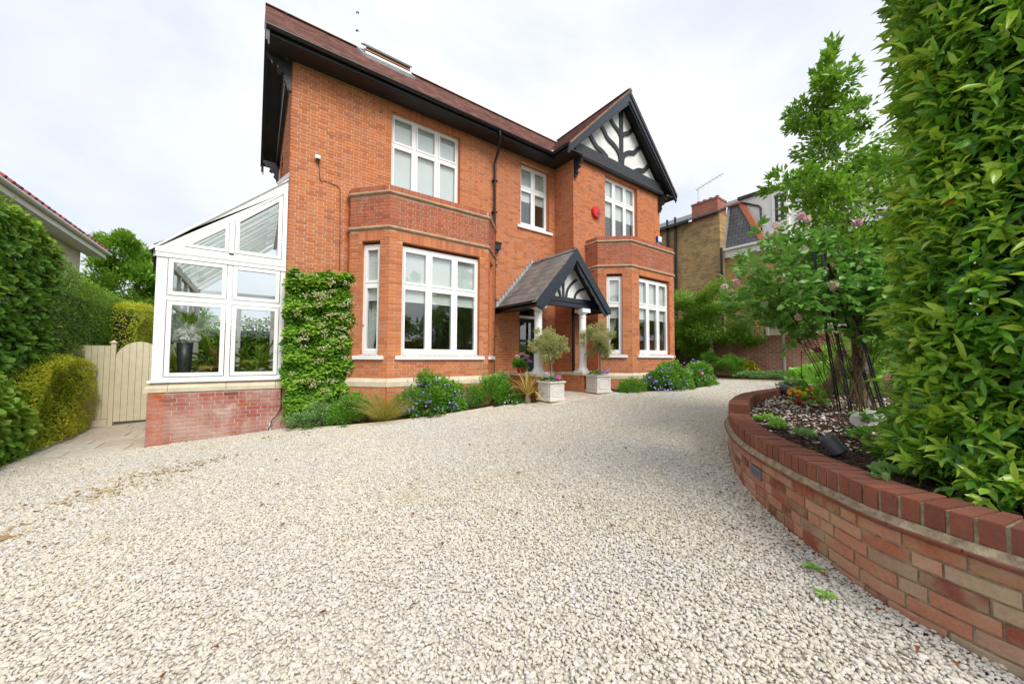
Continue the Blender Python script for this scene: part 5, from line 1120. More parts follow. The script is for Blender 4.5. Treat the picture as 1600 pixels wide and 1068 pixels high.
part('mansard', 'nb_slate', nb, lambda b: b.prism([(18.40, 7.95, 6.7), (18.40, 6.35, 6.7), (19.0, 7.45, 8.95), (19.0, 7.95, 8.95)], (.3, 0, 0)))
part('hip_tiles', 'terracotta', nb, lambda b: (b.prism([(18.36, 6.42, 6.72), (18.36, 6.18, 6.72), (18.96, 7.28, 9.0), (18.96, 7.52, 9.0)], (.08, 0, .04)), b.box(18.9, 19.1, 7.35, 7.95, 8.95, 9.03)))
part('eaves_band', 'nb_white', nb, lambda b: (b.box(18.42, 18.499, 6.0, 7.94, 6.30, 6.68), b.box(18.30, 18.39, 6.1, 7.95, 6.64, 6.74)))
part('lead_flashing', 'lead', nb, lambda b: b.prism([(18.36, 7.90, 6.75), (18.36, 7.99, 6.75), (18.96, 7.99, 8.95), (18.96, 7.88, 8.95)], (.06, 0, .05)))
for y0 in (7.86, 10.6, 10.15):
    part('drainpipe', 'gutter_black', nb, lambda b: b.tube([(17.93, y0, 8.9 if y0 > 8 else 6.7), (17.93, y0, 1.5)], .06, 8))
ae = thing('aerial', 'television aerial above the red chimney of the yellow brick house', 'aerial', (18.4, 8.6, 9.28))
part('pole', 'steel', ae, lambda b: b.tube([(18.4, 9.15, 9.2), (18.4, 9.15, 10.25)], .022, 6))
part('boom', 'steel', ae, lambda b: (b.tube([(18.4, 9.25, 10.17), (18.4, 7.9, 10.5)], .016, 6), [b.tube([(18.2, 9.2-i*.16, 10.18+i*.04), (18.6, 9.2-i*.16, 10.18+i*.04)], .008, 4) for i in range(8)]))
wh = thing('rendered_house', 'white rendered house with a flat roofed dormer behind the roses', 'house', (20, 3.6, .6))
part('wall', 'nb_white', wh, lambda b: (b.box(18.98, 27, 5.5, 7.44, .5, 9.12), b.box(19.3, 27, 1.2, 5.499, .5, 8.7), b.box(18.7, 18.979, 1.4, 6.3, .5, 6.2)))
part('flat_roof', 'gutter_black', wh, lambda b: (b.box(18.86, 27.1, 5.4, 7.5, 9.12, 9.26), b.box(19.2, 27.1, 1.1, 5.399, 8.7, 8.82)))
part('drainpipe', 'gutter_black', wh, lambda b: (b.tube([(18.92, 7.30, 8.95), (18.92, 6.62, 8.55), (18.92, 6.55, 8.45), (18.92, 6.52, 6.6)], .045, 6)))
for y0, z0, y1, z1, xw in ((5.55, 7.5, 6.1, 8.9, 18.98), (4.0, 7.2, 5.2, 8.4, 19.3), (2.4, 4.4, 3.6, 5.9, 18.7), (4.6, 4.4, 5.6, 5.9, 18.7)):
    wn = part('window', 'white_paint', wh, lambda b: (b.box(xw-.05, xw-.002, y0, y0+.1, z0, z1), b.box(xw-.05, xw-.002, y1-.1, y1, z0, z1), b.box(xw-.05, xw-.002, y0+.1, y1-.1, z0, z0+.1), b.box(xw-.05, xw-.002, y0+.1, y1-.1, z1-.1, z1), b.box(xw-.05, xw-.002, (y0+y1)/2-.04, (y0+y1)/2+.04, z0+.1, z1-.1)))
    part('pane', 'door_navy', wn, lambda b: b.box(xw-.02, xw-.001, y0+.1, y1-.1, z0+.1, z1-.1))
# neighbour on the left, beyond the hedge
ln = thing('rendered_house', 'cream rendered house with red tiled roof behind the left hedge', 'house', (-7, 16, 0))
part('wall', 'cream_render', ln, lambda b: b.box(-14, -5.45, 6, 20.3, -.5, 5.35))
part('roof', 'nb_red_tile', ln, lambda b: [b.prism([(-4.9-i*.28, 5.5, 5.52+i*.2), (-4.9-i*.28, 21, 5.52+i*.2), (-5.25-i*.28, 21-i*.1, 5.77+i*.2), (-5.25-i*.28, 5.5, 5.77+i*.2)], (0, 0, .05)) for i in range(18)])
y = 5.6
while y < 21:
    part('roof_roll', 'nb_red_tile', ln, lambda b: b.tube([(-4.86, y, 5.55), (-6.3, y, 6.58)], .085, 6)); y += .36
part('soffit', 'nb_white', ln, lambda b: b.box(-5.44, -5.0, 5.5, 20.95, 5.30, 5.34)); part('fascia', 'nb_white', ln, lambda b: b.box(-4.99, -4.95, 5.5, 20.95, 5.28, 5.52))
part('gutter', 'nb_white', ln, lambda b: gut(b, 1, 5.5, 21.05, -4.87, 5.50, .07))

# ================================================================== plants
def tree(name, label, base, trunk, crowns, mat, n, L, bark='bark', group=None, clumps=30, seed=1, tmpl=T_LEAF, branches=(), spread=.3, Wf=.5, cat='tree', shell=.55):
    t = thing(name, label, cat, base, group)
    tb = MB(); tb.tube([p for p, r in trunk], [r for p, r in trunk], 9)
    for br in branches: tb.tube([p for p, r in br], [r for p, r in br], 6)
    tb.build('trunk', bark, t)
    P, D, T = [], [], []
    for i, (c, r, w_) in enumerate(crowns):
        p, d_, tn = crown(c, r, int(n*w_), max(4, int(clumps*w_*len(crowns)/2)), spread, shell, seed+i); P.append(p); D.append(d_); T.append(tn)
    P, D, T = map(np.concatenate, (P, D, T)); k = len(P)
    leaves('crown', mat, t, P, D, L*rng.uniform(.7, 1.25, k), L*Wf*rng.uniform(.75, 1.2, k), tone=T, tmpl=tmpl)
    return t
def mound(name, label, c, rad, n, mat, L, group=None, flowers=(), cat='plant', seed=1, clumps=30, stems=True, tmpl=T_LEAF, Wf=.5, spread=.3):
    t = thing(name, label, cat, (c[0], c[1], gz(c[0], c[1])), group)
    p, d_, tn = crown(c, rad, n, clumps, spread, .6, seed, flat=1); ok = p[:, 2] > gz(c[0], c[1])-.02; p, d_, tn = p[ok], d_[ok], tn[ok]; k = len(p)
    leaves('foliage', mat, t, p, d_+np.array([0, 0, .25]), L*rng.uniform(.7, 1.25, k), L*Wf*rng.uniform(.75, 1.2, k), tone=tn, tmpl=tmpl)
    if stems:
        b = MB(); r = np.random.default_rng(seed)
        for _ in range(14):
            a = r.uniform(0, 6.28); q = r.uniform(.2, .8); b.tube([(c[0]+.1*rad[0]*math.cos(a), c[1]+.1*rad[1]*math.sin(a), gz(c[0], c[1])-.02), (c[0]+q*rad[0]*math.cos(a), c[1]+q*rad[1]*math.sin(a), c[2]+rad[2]*.6*r.random())], .006, 4)
        b.build('stems', 'twig', t)
    for fm, fn, fs, fname in flowers:
        u = unit(rng.normal(size=(fn, 3))); u[:, 2] = np.abs(u[:, 2])*.9; u = unit(u); lump = 1.0+.10*rng.normal(size=(fn, 1)); fp = np.asarray(c)+u*np.asarray(rad)*lump*1.03
        ok = fp[:, 2] > gz(c[0], c[1])+.03; fp, u2 = fp[ok], u[ok]; k = len(fp)
        leaves(fname, fm, t, fp, rdir(k), fs*rng.uniform(.8, 1.2, k), fs*rng.uniform(.8, 1.2, k), nor=u2+rng.normal(size=(k, 3))*.4+np.array([0, -.2, .3]), tone=rng.random(k), tmpl=T_PETALS)
    return t
# climbing hydrangea on the front wall
def climber():
    t = thing('climbing_hydrangea', 'square trained climbing hydrangea with white lacecap flowers on the front wall', 'climber', (1.1, 8.3, .1))
    n = 16500; X = rng.uniform(.40, 1.88, n); Z = rng.uniform(.25, 3.27, n)
    edge = .10*fbm(np.stack([X*0, Z, Z*0], 1), 3, 4.); cr_n = .10*np.clip((Z-2.85)/.35, 0, 1)**2; lower = np.clip((1.0-Z)/.7, 0, 1)
    ok = (X > .43+edge*.6+cr_n+.05*np.abs(rng.normal(size=n))+lower*.04) & (X < 1.83+edge-cr_n-.06*np.abs(rng.normal(size=n))-lower*.1) & (Z < 3.17+.10*fbm(np.stack([X, X*0, X*0], 1), 4, 5.)); X, Z = X[ok], Z[ok]; n = len(X)
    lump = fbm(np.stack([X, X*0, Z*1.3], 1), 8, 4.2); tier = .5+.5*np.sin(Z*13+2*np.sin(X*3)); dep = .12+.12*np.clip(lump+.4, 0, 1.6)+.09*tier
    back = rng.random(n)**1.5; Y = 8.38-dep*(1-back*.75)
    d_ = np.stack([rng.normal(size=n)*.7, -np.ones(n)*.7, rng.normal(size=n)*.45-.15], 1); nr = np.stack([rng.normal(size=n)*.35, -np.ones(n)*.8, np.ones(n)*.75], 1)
    tone = .36+.50*(tier-.5)-.45*back+.25*np.clip(lump, -.5, 1)+rng.normal(size=n)*.12  # shade between tiers and deeper in is put into the leaf colour
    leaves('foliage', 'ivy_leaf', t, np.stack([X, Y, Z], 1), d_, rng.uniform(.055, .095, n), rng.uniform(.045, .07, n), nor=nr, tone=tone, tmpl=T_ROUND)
    P, Pc = [], []
    for _ in range(70):
        x = rng.uniform(.55, 1.62); z = rng.uniform(.6, 3.05)**.8*1.12 if rng.random() < .5 else rng.uniform(1.6, 3.08); y0 = 8.38-.31-rng.uniform(0, .05)
        a = np.linspace(0, 6.28, 8)[:-1]+rng.random(); r = .075
        for q in a[:int(rng.integers(1, 4))]: P.append((x+r*math.cos(q), y0-.02, z+r*.55*math.sin(q)))
        for _ in range(16): Pc.append((x+rng.normal()*.035, y0, z+rng.normal()*.022))
    P = np.array(P); k = len(P); leaves('white_florets', 'white_petal', t, P, rdir(k), .026, .026, nor=np.tile([0, -.7, .7], (k, 1))+rng.normal(size=(k, 3))*.3, tone=rng.random(k), tmpl=T_PETALS)
    P = np.array(Pc); k = len(P); leaves('flower_heads', 'cream_petal', t, P, rdir(k), .028, .028, nor=np.tile([0, -.7, .7], (k, 1))+rng.normal(size=(k, 3))*.5, tone=rng.random(k), tmpl=T_PETALS)
    b = MB()
    for x in (.6, .9, 1.2, 1.5): b.tube([(1.0+.2*(x-1), 8.33, .05), (x, 8.36, .8), (x+.05, 8.37, 1.8), (x-.04, 8.37, 3.0)], .014, 5)
    b.build('stems', 'bark', t)
climber()
# front border, left to right
mound('low_shrub', 'low fresh green shrub at the left end of the front border', (1.02, 7.98, .10), (.50, .26, .36), 3600, 'blue_green_leaf', .045, seed=11, clumps=50)
mound('low_shrub', 'rounded yellow green shrub under the climbing hydrangea', (1.62, 7.80, .16), (.42, .30, .56), 4200, 'bush_leaf', .05, seed=12, clumps=50)
mound('low_shrub', 'small bluish green plant beside the wall foot', (1.30, 8.05, .25), (.40, .2, .45), 2200, 'blue_green_leaf', .04, seed=13)
def grass_clump():
    t = thing('feather_grass', 'golden feathery grass clump in the front border', 'grass', (2.12, 7.45, .1)); n = 2200
    c = np.array([2.20, 7.47, .10]); a = rng.random(n)*6.28; el = rng.uniform(.62, 1.5, n); L = rng.uniform(.40, .86, n); P = []; fs = []; tn = []
    for i in range(n):
        dx = np.array([math.cos(a[i])*math.cos(el[i]), math.sin(a[i])*math.cos(el[i]), math.sin(el[i])]); b0 = c+np.array([rng.normal()*.05, rng.normal()*.05, 0]); sd_ = np.cross(dx, rng.normal(size=3)); sd_ /= np.linalg.norm(sd_); k0 = len(P)
        for s in (0, .35, .7, 1.):
            p = b0+dx*L[i]*s+np.array([math.cos(a[i]), math.sin(a[i]), 0])*.16*s*s*L[i]-np.array([0, 0, .10])*s**3; w_ = .0019*(1.15-s)+.0005
            P += [tuple(p-sd_*w_), tuple(p+sd_*w_)]; tn += [s, s]
        fs += [(k0+2*j, k0+2*j+1, k0+2*j+3, k0+2*j+2) for j in range(3)]
    me = bpy.data.meshes.new('blades'); me.from_pydata(P, [], fs); at_ = me.attributes.new('tone', 'FLOAT', 'POINT'); at_.data.foreach_set('value', np.array(tn, np.float32)*.8+.1); me.materials.append(M['grass_blade']); place('blades', me, t)
grass_clump()
mound('geranium', 'large mound of blue geranium flowers under the left bay window', (3.20, 7.42, .22), (.74, .38, .74), 11000, 'bush_leaf', .052, 'blue flowered geranium mounds', [('blue_petal', 330, .042, 'flowers')], seed=14, clumps=80, tmpl=T_ROUND, Wf=.9)
mound('green_mound', 'fresh green leafy mound between the blue geranium and the porch', (4.72, 7.42, .30), (.66, .40, .72), 10000, 'bush_leaf', .048, None, [('white_petal', 10, .03, 'flowers')], seed=15, clumps=80)
mound('green_mound', 'bluish green filler plant at the foot of the downpipe', (4.05, 7.48, .25), (.48, .32, .56), 4400, 'blue_green_leaf', .042, seed=16, clumps=50)
mound('daisy_clump', 'small clump of white daisies by the left planter', (5.15, 6.95, .32), (.28, .16, .24), 1700, 'bush_leaf', .04, None, [('white_petal', 16, .045, 'flowers')], seed=17)
def strap_plant():
    t = thing('striped_flax', 'yellow striped flax with arching leaves by the porch column', 'plant', (5.30, 6.72, .32)); c = np.array([5.30, 6.72, .52]); P = []; D = []; fs = []; tn = []
    for i in range(46):
        a = rng.random()*6.28; el = rng.uniform(.35, 1.35); L = rng.uniform(.5, 1.0); dx = np.array([math.cos(a)*math.cos(el), math.sin(a)*math.cos(el), math.sin(el)]); sd_ = np.cross(dx, [0, 0, 1]); sd_ /= np.linalg.norm(sd_)+1e-6; k0 = len(P)
        for s in np.linspace(0, 1, 6):
            p = c+dx*L*s-np.array([0, 0, .45])*L*s**2.5*math.cos(el)*1.5; w_ = .026*(1-s**3)+.001; P += [tuple(p-sd_*w_), tuple(p), tuple(p+sd_*w_)]; q = rng.random()*.2; tn += [.85, .25+q, .85]
        fs += [(k0+3*j+m_, k0+3*j+m_+1, k0+3*j+m_+4, k0+3*j+m_+3) for j in range(5) for m_ in (0, 1)]
    me = bpy.data.meshes.new('leaves'); me.from_pydata(P, [], fs); at_ = me.attributes.new('tone', 'FLOAT', 'POINT'); at_.data.foreach_set('value', np.array(tn, np.float32)); me.materials.append(M['striped_blade']); place('leaves', me, t)
    part('stem_base', 'log_wood', t, lambda b: b.lathe([(.07, 0), (.08, .1), (.06, .2), (.03, .3)], (5.30, 6.72, .33), 10))
strap_plant()
rp = thing('potted_pelargonium', 'red pot of pink and white pelargoniums on the porch plinth', 'plant', (5.68, 7.5, 1.03))
part('pot', 'red_pot', rp, lambda b: b.lathe([(.09, 0), (.125, .17), (.135, .19), (.135, .21), (.12, .21)], (5.68, 7.5, 1.03), 16))
p, d_, tn = crown((5.68, 7.5, 1.30), (.22, .2, .14), 620, 16, .35, .5, 5); leaves('foliage', 'bush_leaf', rp, p, d_, .055, .055, tone=tn, tmpl=T_ROUND)
for i, (dx, dy, dz) in enumerate(((-.16, -.06, .14), (-.02, -.1, .20), (.12, -.1, .15), (.18, .02, .10), (.05, .08, .2), (.2, -.1, .02))):
    q = rdir(60); q[:, 2] = np.abs(q[:, 2]); leaves('flower_head', 'white_petal' if i == 0 else 'pink_petal', rp, np.array([5.68+dx, 7.5+dy, 1.30+dz])+q*.055, q, .035, .035, tone=rng.random(60), tmpl=T_PETALS)
# planters with olive trees
def planter(cx, cyy, z, rot, side_label, seed):
    t = thing('planter', f'white panelled square planter {side_label}', 'planter', (cx, cyy, z), 'white planters flanking the porch')
    R = Matrix.Rotation(rot, 3, 'Z'); o = Vector((cx, cyy, z)); w_ = .225; H = .47
    def rb(b, x0, x1, y0, y1, z0, z1): b.add([o+R@Vector(q) for q in ((x0,y0,z0),(x1,y0,z0),(x1,y1,z0),(x0,y1,z0),(x0,y0,z1),(x1,y0,z1),(x1,y1,z1),(x0,y1,z1))], [(0,3,2,1),(4,5,6,7),(0,1,5,4),(1,2,6,5),(2,3,7,6),(3,0,4,7)])
    part('box', 'planter_white', t, lambda b: (rb(b, -w_, w_, -w_, -w_+.03, .03, H-.03), rb(b, -w_, w_, w_-.03, w_, .03, H-.03), rb(b, -w_, -w_+.03, -w_+.03, w_-.03, .03, H-.03), rb(b, w_-.03, w_, -w_+.03, w_-.03, .03, H-.03)))
    part('rim', 'planter_white', t, lambda b: [rb(b, *q, H-.03, H+.005) for q in ((-w_-.03, w_+.03, -w_-.03, -w_+.03), (-w_-.03, w_+.03, w_-.03, w_+.03), (-w_-.03, -w_+.03, -w_+.03, w_-.03), (w_-.03, w_+.03, -w_+.03, w_-.03))])
    part('base', 'planter_white', t, lambda b: (rb(b, -w_-.025, w_+.025, -w_-.025, w_+.025, .015, .065), rb(b, -w_-.012, w_+.012, -w_-.012, w_+.012, .065, .085)))
    for s in (0, 1, 2, 3):                                    # moulded panel with cut corners on each side
        R2 = R@Matrix.Rotation(s*math.pi/2, 3, 'Z'); b = MB(); a, c, z0, z1 = .17, .042, .115, H-.075
        outr = [(-a+c, z0), (a-c, z0), (a, z0+c), (a, z1-c), (a-c, z1), (-a+c, z1), (-a, z1-c), (-a, z0+c)]; inn = [((x*.9), (z0+z1)/2+(q-(z0+z1)/2)*.88) for x, q in outr]
        b.add([o+R2@Vector((x, -w_-.001, q)) for x, q in outr]+[o+R2@Vector((x, -w_-.012, q)) for x, q in [((x1+x2)/2, (q1+q2)/2) for (x1, q1), (x2, q2) in zip(outr, inn)]]+[o+R2@Vector((x, -w_-.001, q)) for x, q in inn], [(k*8+i, k*8+(i+1) % 8, k*8+8+(i+1) % 8, k*8+8+i) for k in (0, 1) for i in range(8)]); b.build('panel_moulding', 'planter_white', t)
    part('soil', 'earth', t, lambda b: rb(b, -w_+.03, w_-.03, -w_+.03, w_-.03, .3, H-.03))
    return o+Vector((0, 0, H))
def olive(c, h, rad, label, seed):
    x, y, z = c
    t = tree('olive_tree', label, (x, y, z-.05), [((x, y, z-.08), .035), ((x+.03, y+.02, z+h*.3), .026), ((x-.01, y, z+h*.62), .024), ((x+.01, y, z+h), .012)], [((x, y, z+h), rad, 1.)], 'olive_leaf', 8000, .06, 'pale_bark', 'olive trees in the white planters', 90, seed, T_LEAF,
         [[((x, y, z+h*.6), .014), ((x+rad[0]*.5*math.cos(a), y+rad[1]*.5*math.sin(a), z+h+.1), .006)] for a in (.3, 1.5, 2.7, 3.9, 5.2)], 0.34, .26, shell=.25)
def bedding(c, label, seed):
    x, y, z = c; t = thing('bedding_flowers', label, 'flowers', (x, y, z), 'bedding flowers under the olive trees')
    p, d_, tn = crown((x, y, z+.03), (.24, .24, .09), 600, 16, .35, .5, seed, 1); leaves('foliage', 'bush_leaf', t, p, d_, .04, .03, tone=tn)
    r = np.random.default_rng(seed)
    for fm, nme, kk in (('magenta_petal', 'magenta_flowers', 20), ('blue_petal', 'blue_flowers', 26), ('pink_petal', 'pink_flowers', 8)):
        u = r.normal(size=(kk, 3))*np.array([.12, .12, .02])+np.array([x+(.06 if 'mag' in fm else -.08 if 'pink' in fm else .02)*1.3, y-.1, z+.10]); leaves(nme, fm, t, u, rdir(kk), .06 if 'mag' in fm else .04, .06 if 'mag' in fm else .04, nor=np.tile([-.2, -.5, .8], (kk, 1)), tone=rng.random(kk), tmpl=T_PETALS)
c1 = planter(5.79, 6.45, gz(5.79, 6.45)+.018, math.radians(1), 'left of the porch steps', 1); olive(tuple(c1), .86, (.43, .43, .45), 'round headed olive tree in the left white planter', 21); bedding(tuple(c1), 'magenta and blue bedding flowers in the left white planter', 31)
c2 = planter(7.43, 6.40, gz(7.43, 6.40)+.018, math.radians(-9), 'right of the porch beside the bay', 2); olive(tuple(c2+Vector((.05, -.02, 0))), .86, (.44, .44, .45), 'round headed olive tree in the right white planter', 22); bedding(tuple(c2), 'magenta and blue bedding flowers in the right white planter', 32)
mound('box_hedge', 'low clipped green hedge between planter and blue geranium', (8.42, 6.02, .42), (.50, .30, .46), 7000, 'bush_leaf', .036, None, seed=18, clumps=80, cat='hedge')
mound('geranium', 'wide mound of blue geranium flowers below the right bay window', (9.62, 5.72, .52), (.84, .46, .68), 11000, 'bush_leaf', .052, 'blue flowered geranium mounds', [('blue_petal', 300, .050, 'flowers')], seed=19, clumps=80, tmpl=T_ROUND, Wf=.9)
mound('geranium', 'far mound of blue geraniums with red roses at the bay corner', (11.0, 5.62, .60), (.66, .46, .66), 8000, 'bush_leaf', .052, 'blue flowered geranium mounds', [('blue_petal', 130, .058, 'flowers'), ('magenta_petal', 9, .11, 'red_roses')], seed=20, clumps=60, tmpl=T_ROUND, Wf=.9)
# far border
def lollipop(x, y, zc, rad, h0, label, seed, n=7500): tree('standard_tree', label, (x, y, .72), [((x, y, .68), .06), ((x+.02, y, 1.5), .05), ((x, y, h0), .045), ((x, y, zc), .03)], [((x, y, zc), rad, 1.)], 'tree_leaf', n, .095, 'pale_bark', 'standard trees along the boundary wall', 44, seed, T_LEAF, [[((x, y, h0), .03), ((x+rad[0]*.6*math.cos(a), y+rad[1]*.6*math.sin(a), zc+.2), .01)] for a in (0, 1.3, 2.6, 3.9, 5.2)], .42, .5, shell=.3)
lollipop(14.4, 6.75, 3.15, (1.1, 1.75, 1.2), 2.4, 'clipped standard tree nearest the house in the far border', 41, 20000)
lollipop(14.4, 4.42, 3.05, (.9, 1.35, .80), 2.5, 'clipped standard tree in front of the slatted trellis', 42, 11000)
lollipop(14.5, 9.6, 3.2, (1.0, 1.3, .95), 2.5, 'clipped standard tree half hidden behind the right bay', 43)
mound('shrub', 'dark green shrub against the boundary wall behind the bay', (14.2, 8.1, 1.2), (.8, 1.3, 1.5), 9000, 'privet_leaf', .09, None, seed=44, clumps=40, cat='shrub')
mound('shrub', 'ivy spilling over the boundary wall between the standard trees', (15.3, 6.2, 1.9), (.35, .85, .5), 2600, 'ivy_leaf', .08, None, seed=45, clumps=26, cat='shrub', stems=False)
mound('perennial', 'tall soft green perennial clump under the first standard tree', (13.75, 6.55, 1.05), (.42, .48, .58), 3800, 'bush_leaf', .06, None, seed=46, cat='plant')
mound('perennial', 'round soft green perennial clump in front of the boundary wall', (13.65, 5.72, 1.0), (.40, .50, .50), 3800, 'bush_leaf', .06, None, seed=47, cat='plant')
mound('yellow_flowers', 'clump of yellow flowers at the foot of the boundary wall', (14.5, 5.55, 1.02), (.3, .36, .30), 1300, 'gold_leaf', .06, None, [('yellow_petal', 130, .06, 'flowers')], seed=48)
mound('ground_cover', 'low green ground cover along the far gravel edge', (13.55, 4.75, .82), (.35, .9, .22), 3600, 'blue_green_leaf', .055, None, seed=49)
mound('ground_cover', 'low green plants right of the far gravel edge', (13.7, 3.3, .85), (.45, .9, .28), 3000, 'bush_leaf', .06, None, seed=50)
# plants in the raised bed
def bedplant(name, label, c, rad, n, mat, L, flowers=(), seed=1, tmpl=T_LEAF, Wf=.5, clumps=20, cat='plant'):
    t = thing(name, label, cat, (c[0], c[1], .7)); p, d_, tn = crown(c, rad, n, clumps, .35, .55, seed, 1); leaves('foliage', mat, t, p, d_+np.array([0, 0, .2]), L*rng.uniform(.7, 1.2, n), L*Wf, tone=tn, tmpl=tmpl)
    for fm, kk, fs, nme in flowers:
        u = unit(rng.normal(size=(kk, 3))); u[:, 2] = np.abs(u[:, 2])+.2; leaves(nme, fm, t, np.asarray(c)+unit(u)*np.asarray(rad)*1.05, rdir(kk), fs, fs, nor=u+np.array([-.4, -.3, .2]), tone=rng.random(kk), tmpl=T_PETALS)
bedplant('marigolds', 'orange marigold clump in the raised bed', (7.45, 1.98, .82), (.34, .26, .15), 900, 'bush_leaf', .055, [('orange_petal', 60, .052, 'orange_flowers')], 61)
bedplant('red_pansies', 'dark red flowers in front of the orange marigolds', (6.75, 1.78, .78), (.34, .22, .09), 380, 'bush_leaf', .05, [('dark_red_petal', 16, .06, 'red_flowers')], 62)
bedplant('hosta', 'broad pale green hosta leaves behind the marigolds', (9.3, 2.35, .92), (.55, .40, .22), 260, 'hosta_leaf', .24, (), 63, T_ROUND, .75)
bedplant('hosta', 'second pale hosta clump at the far side of the bed', (10.1, 2.0, 1.0), (.5, .4, .26), 240, 'hosta_leaf', .24, (), 64, T_ROUND, .75)
bedplant('leafy_plant', 'dark green ground cover behind the marigolds', (8.5, 1.6, .86), (.6, .5, .2), 1500, 'privet_leaf', .06, [('violet_petal', 10, .05, 'violet_flowers')], 65)
bedplant('leafy_plant', 'bluish leafy clump at the far tip of the bed', (8.7, 2.52, .86), (.34, .22, .14), 900, 'blue_green_leaf', .07, [('lilac_petal', 12, .05, 'lilac_flowers')], 66)
bedplant('shrub', 'loose green shrub behind the hostas', (11.5, 2.2, 1.35), (.7, .8, .6), 3200, 'tree_leaf', .08, (), 67, cat='shrub')
bedplant('shrub', 'yellow green bush left of the rose obelisk', (9.4, 1.4, 1.25), (.55, .5, .5), 2600, 'tree_leaf', .07, (), 68, cat='shrub')
bedplant('seedling', 'low light green seedlings inside the coping step', (4.98, 1.70, .71), (.18, .10, .03), 70, 'hosta_leaf', .06, (), 69, T_ROUND, .8, 8)
bedplant('seedling', 'small flat green rosette near the coping', (4.55, 1.45, .715), (.12, .08, .03), 60, 'hosta_leaf', .06, (), 70, T_ROUND, .8, 6)
bedplant('seedling', 'trailing green weeds in front of the rose', (4.75, .72, .73), (.28, .18, .04), 130, 'bush_leaf', .065, (), 71, T_LEAF, .6, 10)
bedplant('white_bloom', 'large white bloom lying at the foot of the rose', (5.25, .88, .80), (.12, .1, .05), 60, 'blue_green_leaf', .09, [('white_petal', 14, .15, 'flower')], 72, T_ROUND, .7, 6)
bedplant('leafy_plant', 'grey green plant at the back of the coping under the laurel', (3.22, .40, .73), (.22, .14, .04), 46, 'blue_green_leaf', .07, (), 73, T_ROUND, .7, 8)
bedplant('seedling', 'dark small plant in the mulch near the front', (4.1, 1.12, .73), (.16, .10, .05), 70, 'blue_green_leaf', .06, (), 74, T_LEAF, .6, 6)
tag(part('slate_tag', 'paper_card', None, lambda b: b.prism([(3.55, .30, .70), (3.68, .22, .70), (3.68, .24, .86), (3.55, .32, .86)], (.02, .02, .0))), 'pinkish stone tile leaning beside the laurel in the bed', 'tile')
# slender tree and rose
sp = [((7.7, 1.0, 2.45), (.8, .7, .55), .10), ((8.0, .75, 3.9), (.5, .5, .45), .07), ((7.3, 1.45, 2.9), (1.0, 1.0, .7), .18), ((6.9, 1.85, 3.35), (.5, .5, .34), .08), ((7.9, .95, 3.3), (.7, .6, .45), .10), ((7.3, 1.45, 3.75), (.75, .75, .5), .15), ((6.75, 1.85, 4.15), (.45, .45, .30), .07), ((7.75, 1.05, 4.25), (.6, .5, .42), .10), ((7.2, 1.5, 4.75), (.5, .5, .45), .12), ((6.95, 1.75, 5.25), (.32, .32, .26), .06), ((7.45, 1.25, 5.2), (.32, .32, .3), .06), ((7.1, 1.52, 5.75), (.28, .28, .48), .09)]
tree('slender_tree', 'slender upright small leaved tree behind the rose', (7.5, 1.3, .72), [((7.5, 1.3, .66), .10), ((7.45, 1.34, 1.8), .08), ((7.35, 1.4, 3.0), .05), ((7.25, 1.45, 4.2), .025), ((7.12, 1.52, 5.4), .008)],
     sp, 'tree_leaf', 11500, .095, 'bark', None, 22, 81, T_LEAF,
     [[((7.4, 1.4, 2.6), .03), ((6.8, 1.95, 3.4), .008)], [((7.35, 1.4, 3.0), .03), ((8.0, .9, 3.6), .008)], [((7.3, 1.45, 3.6), .02), ((6.65, 1.95, 4.3), .006)], [((7.3, 1.45, 3.9), .02), ((7.9, 1.0, 4.5), .006)], [((7.2, 1.5, 4.6), .014), ((6.9, 1.8, 5.4), .005)], [((7.2, 1.5, 4.6), .014), ((7.5, 1.2, 5.4), .005)]], .55, .55, shell=.35)
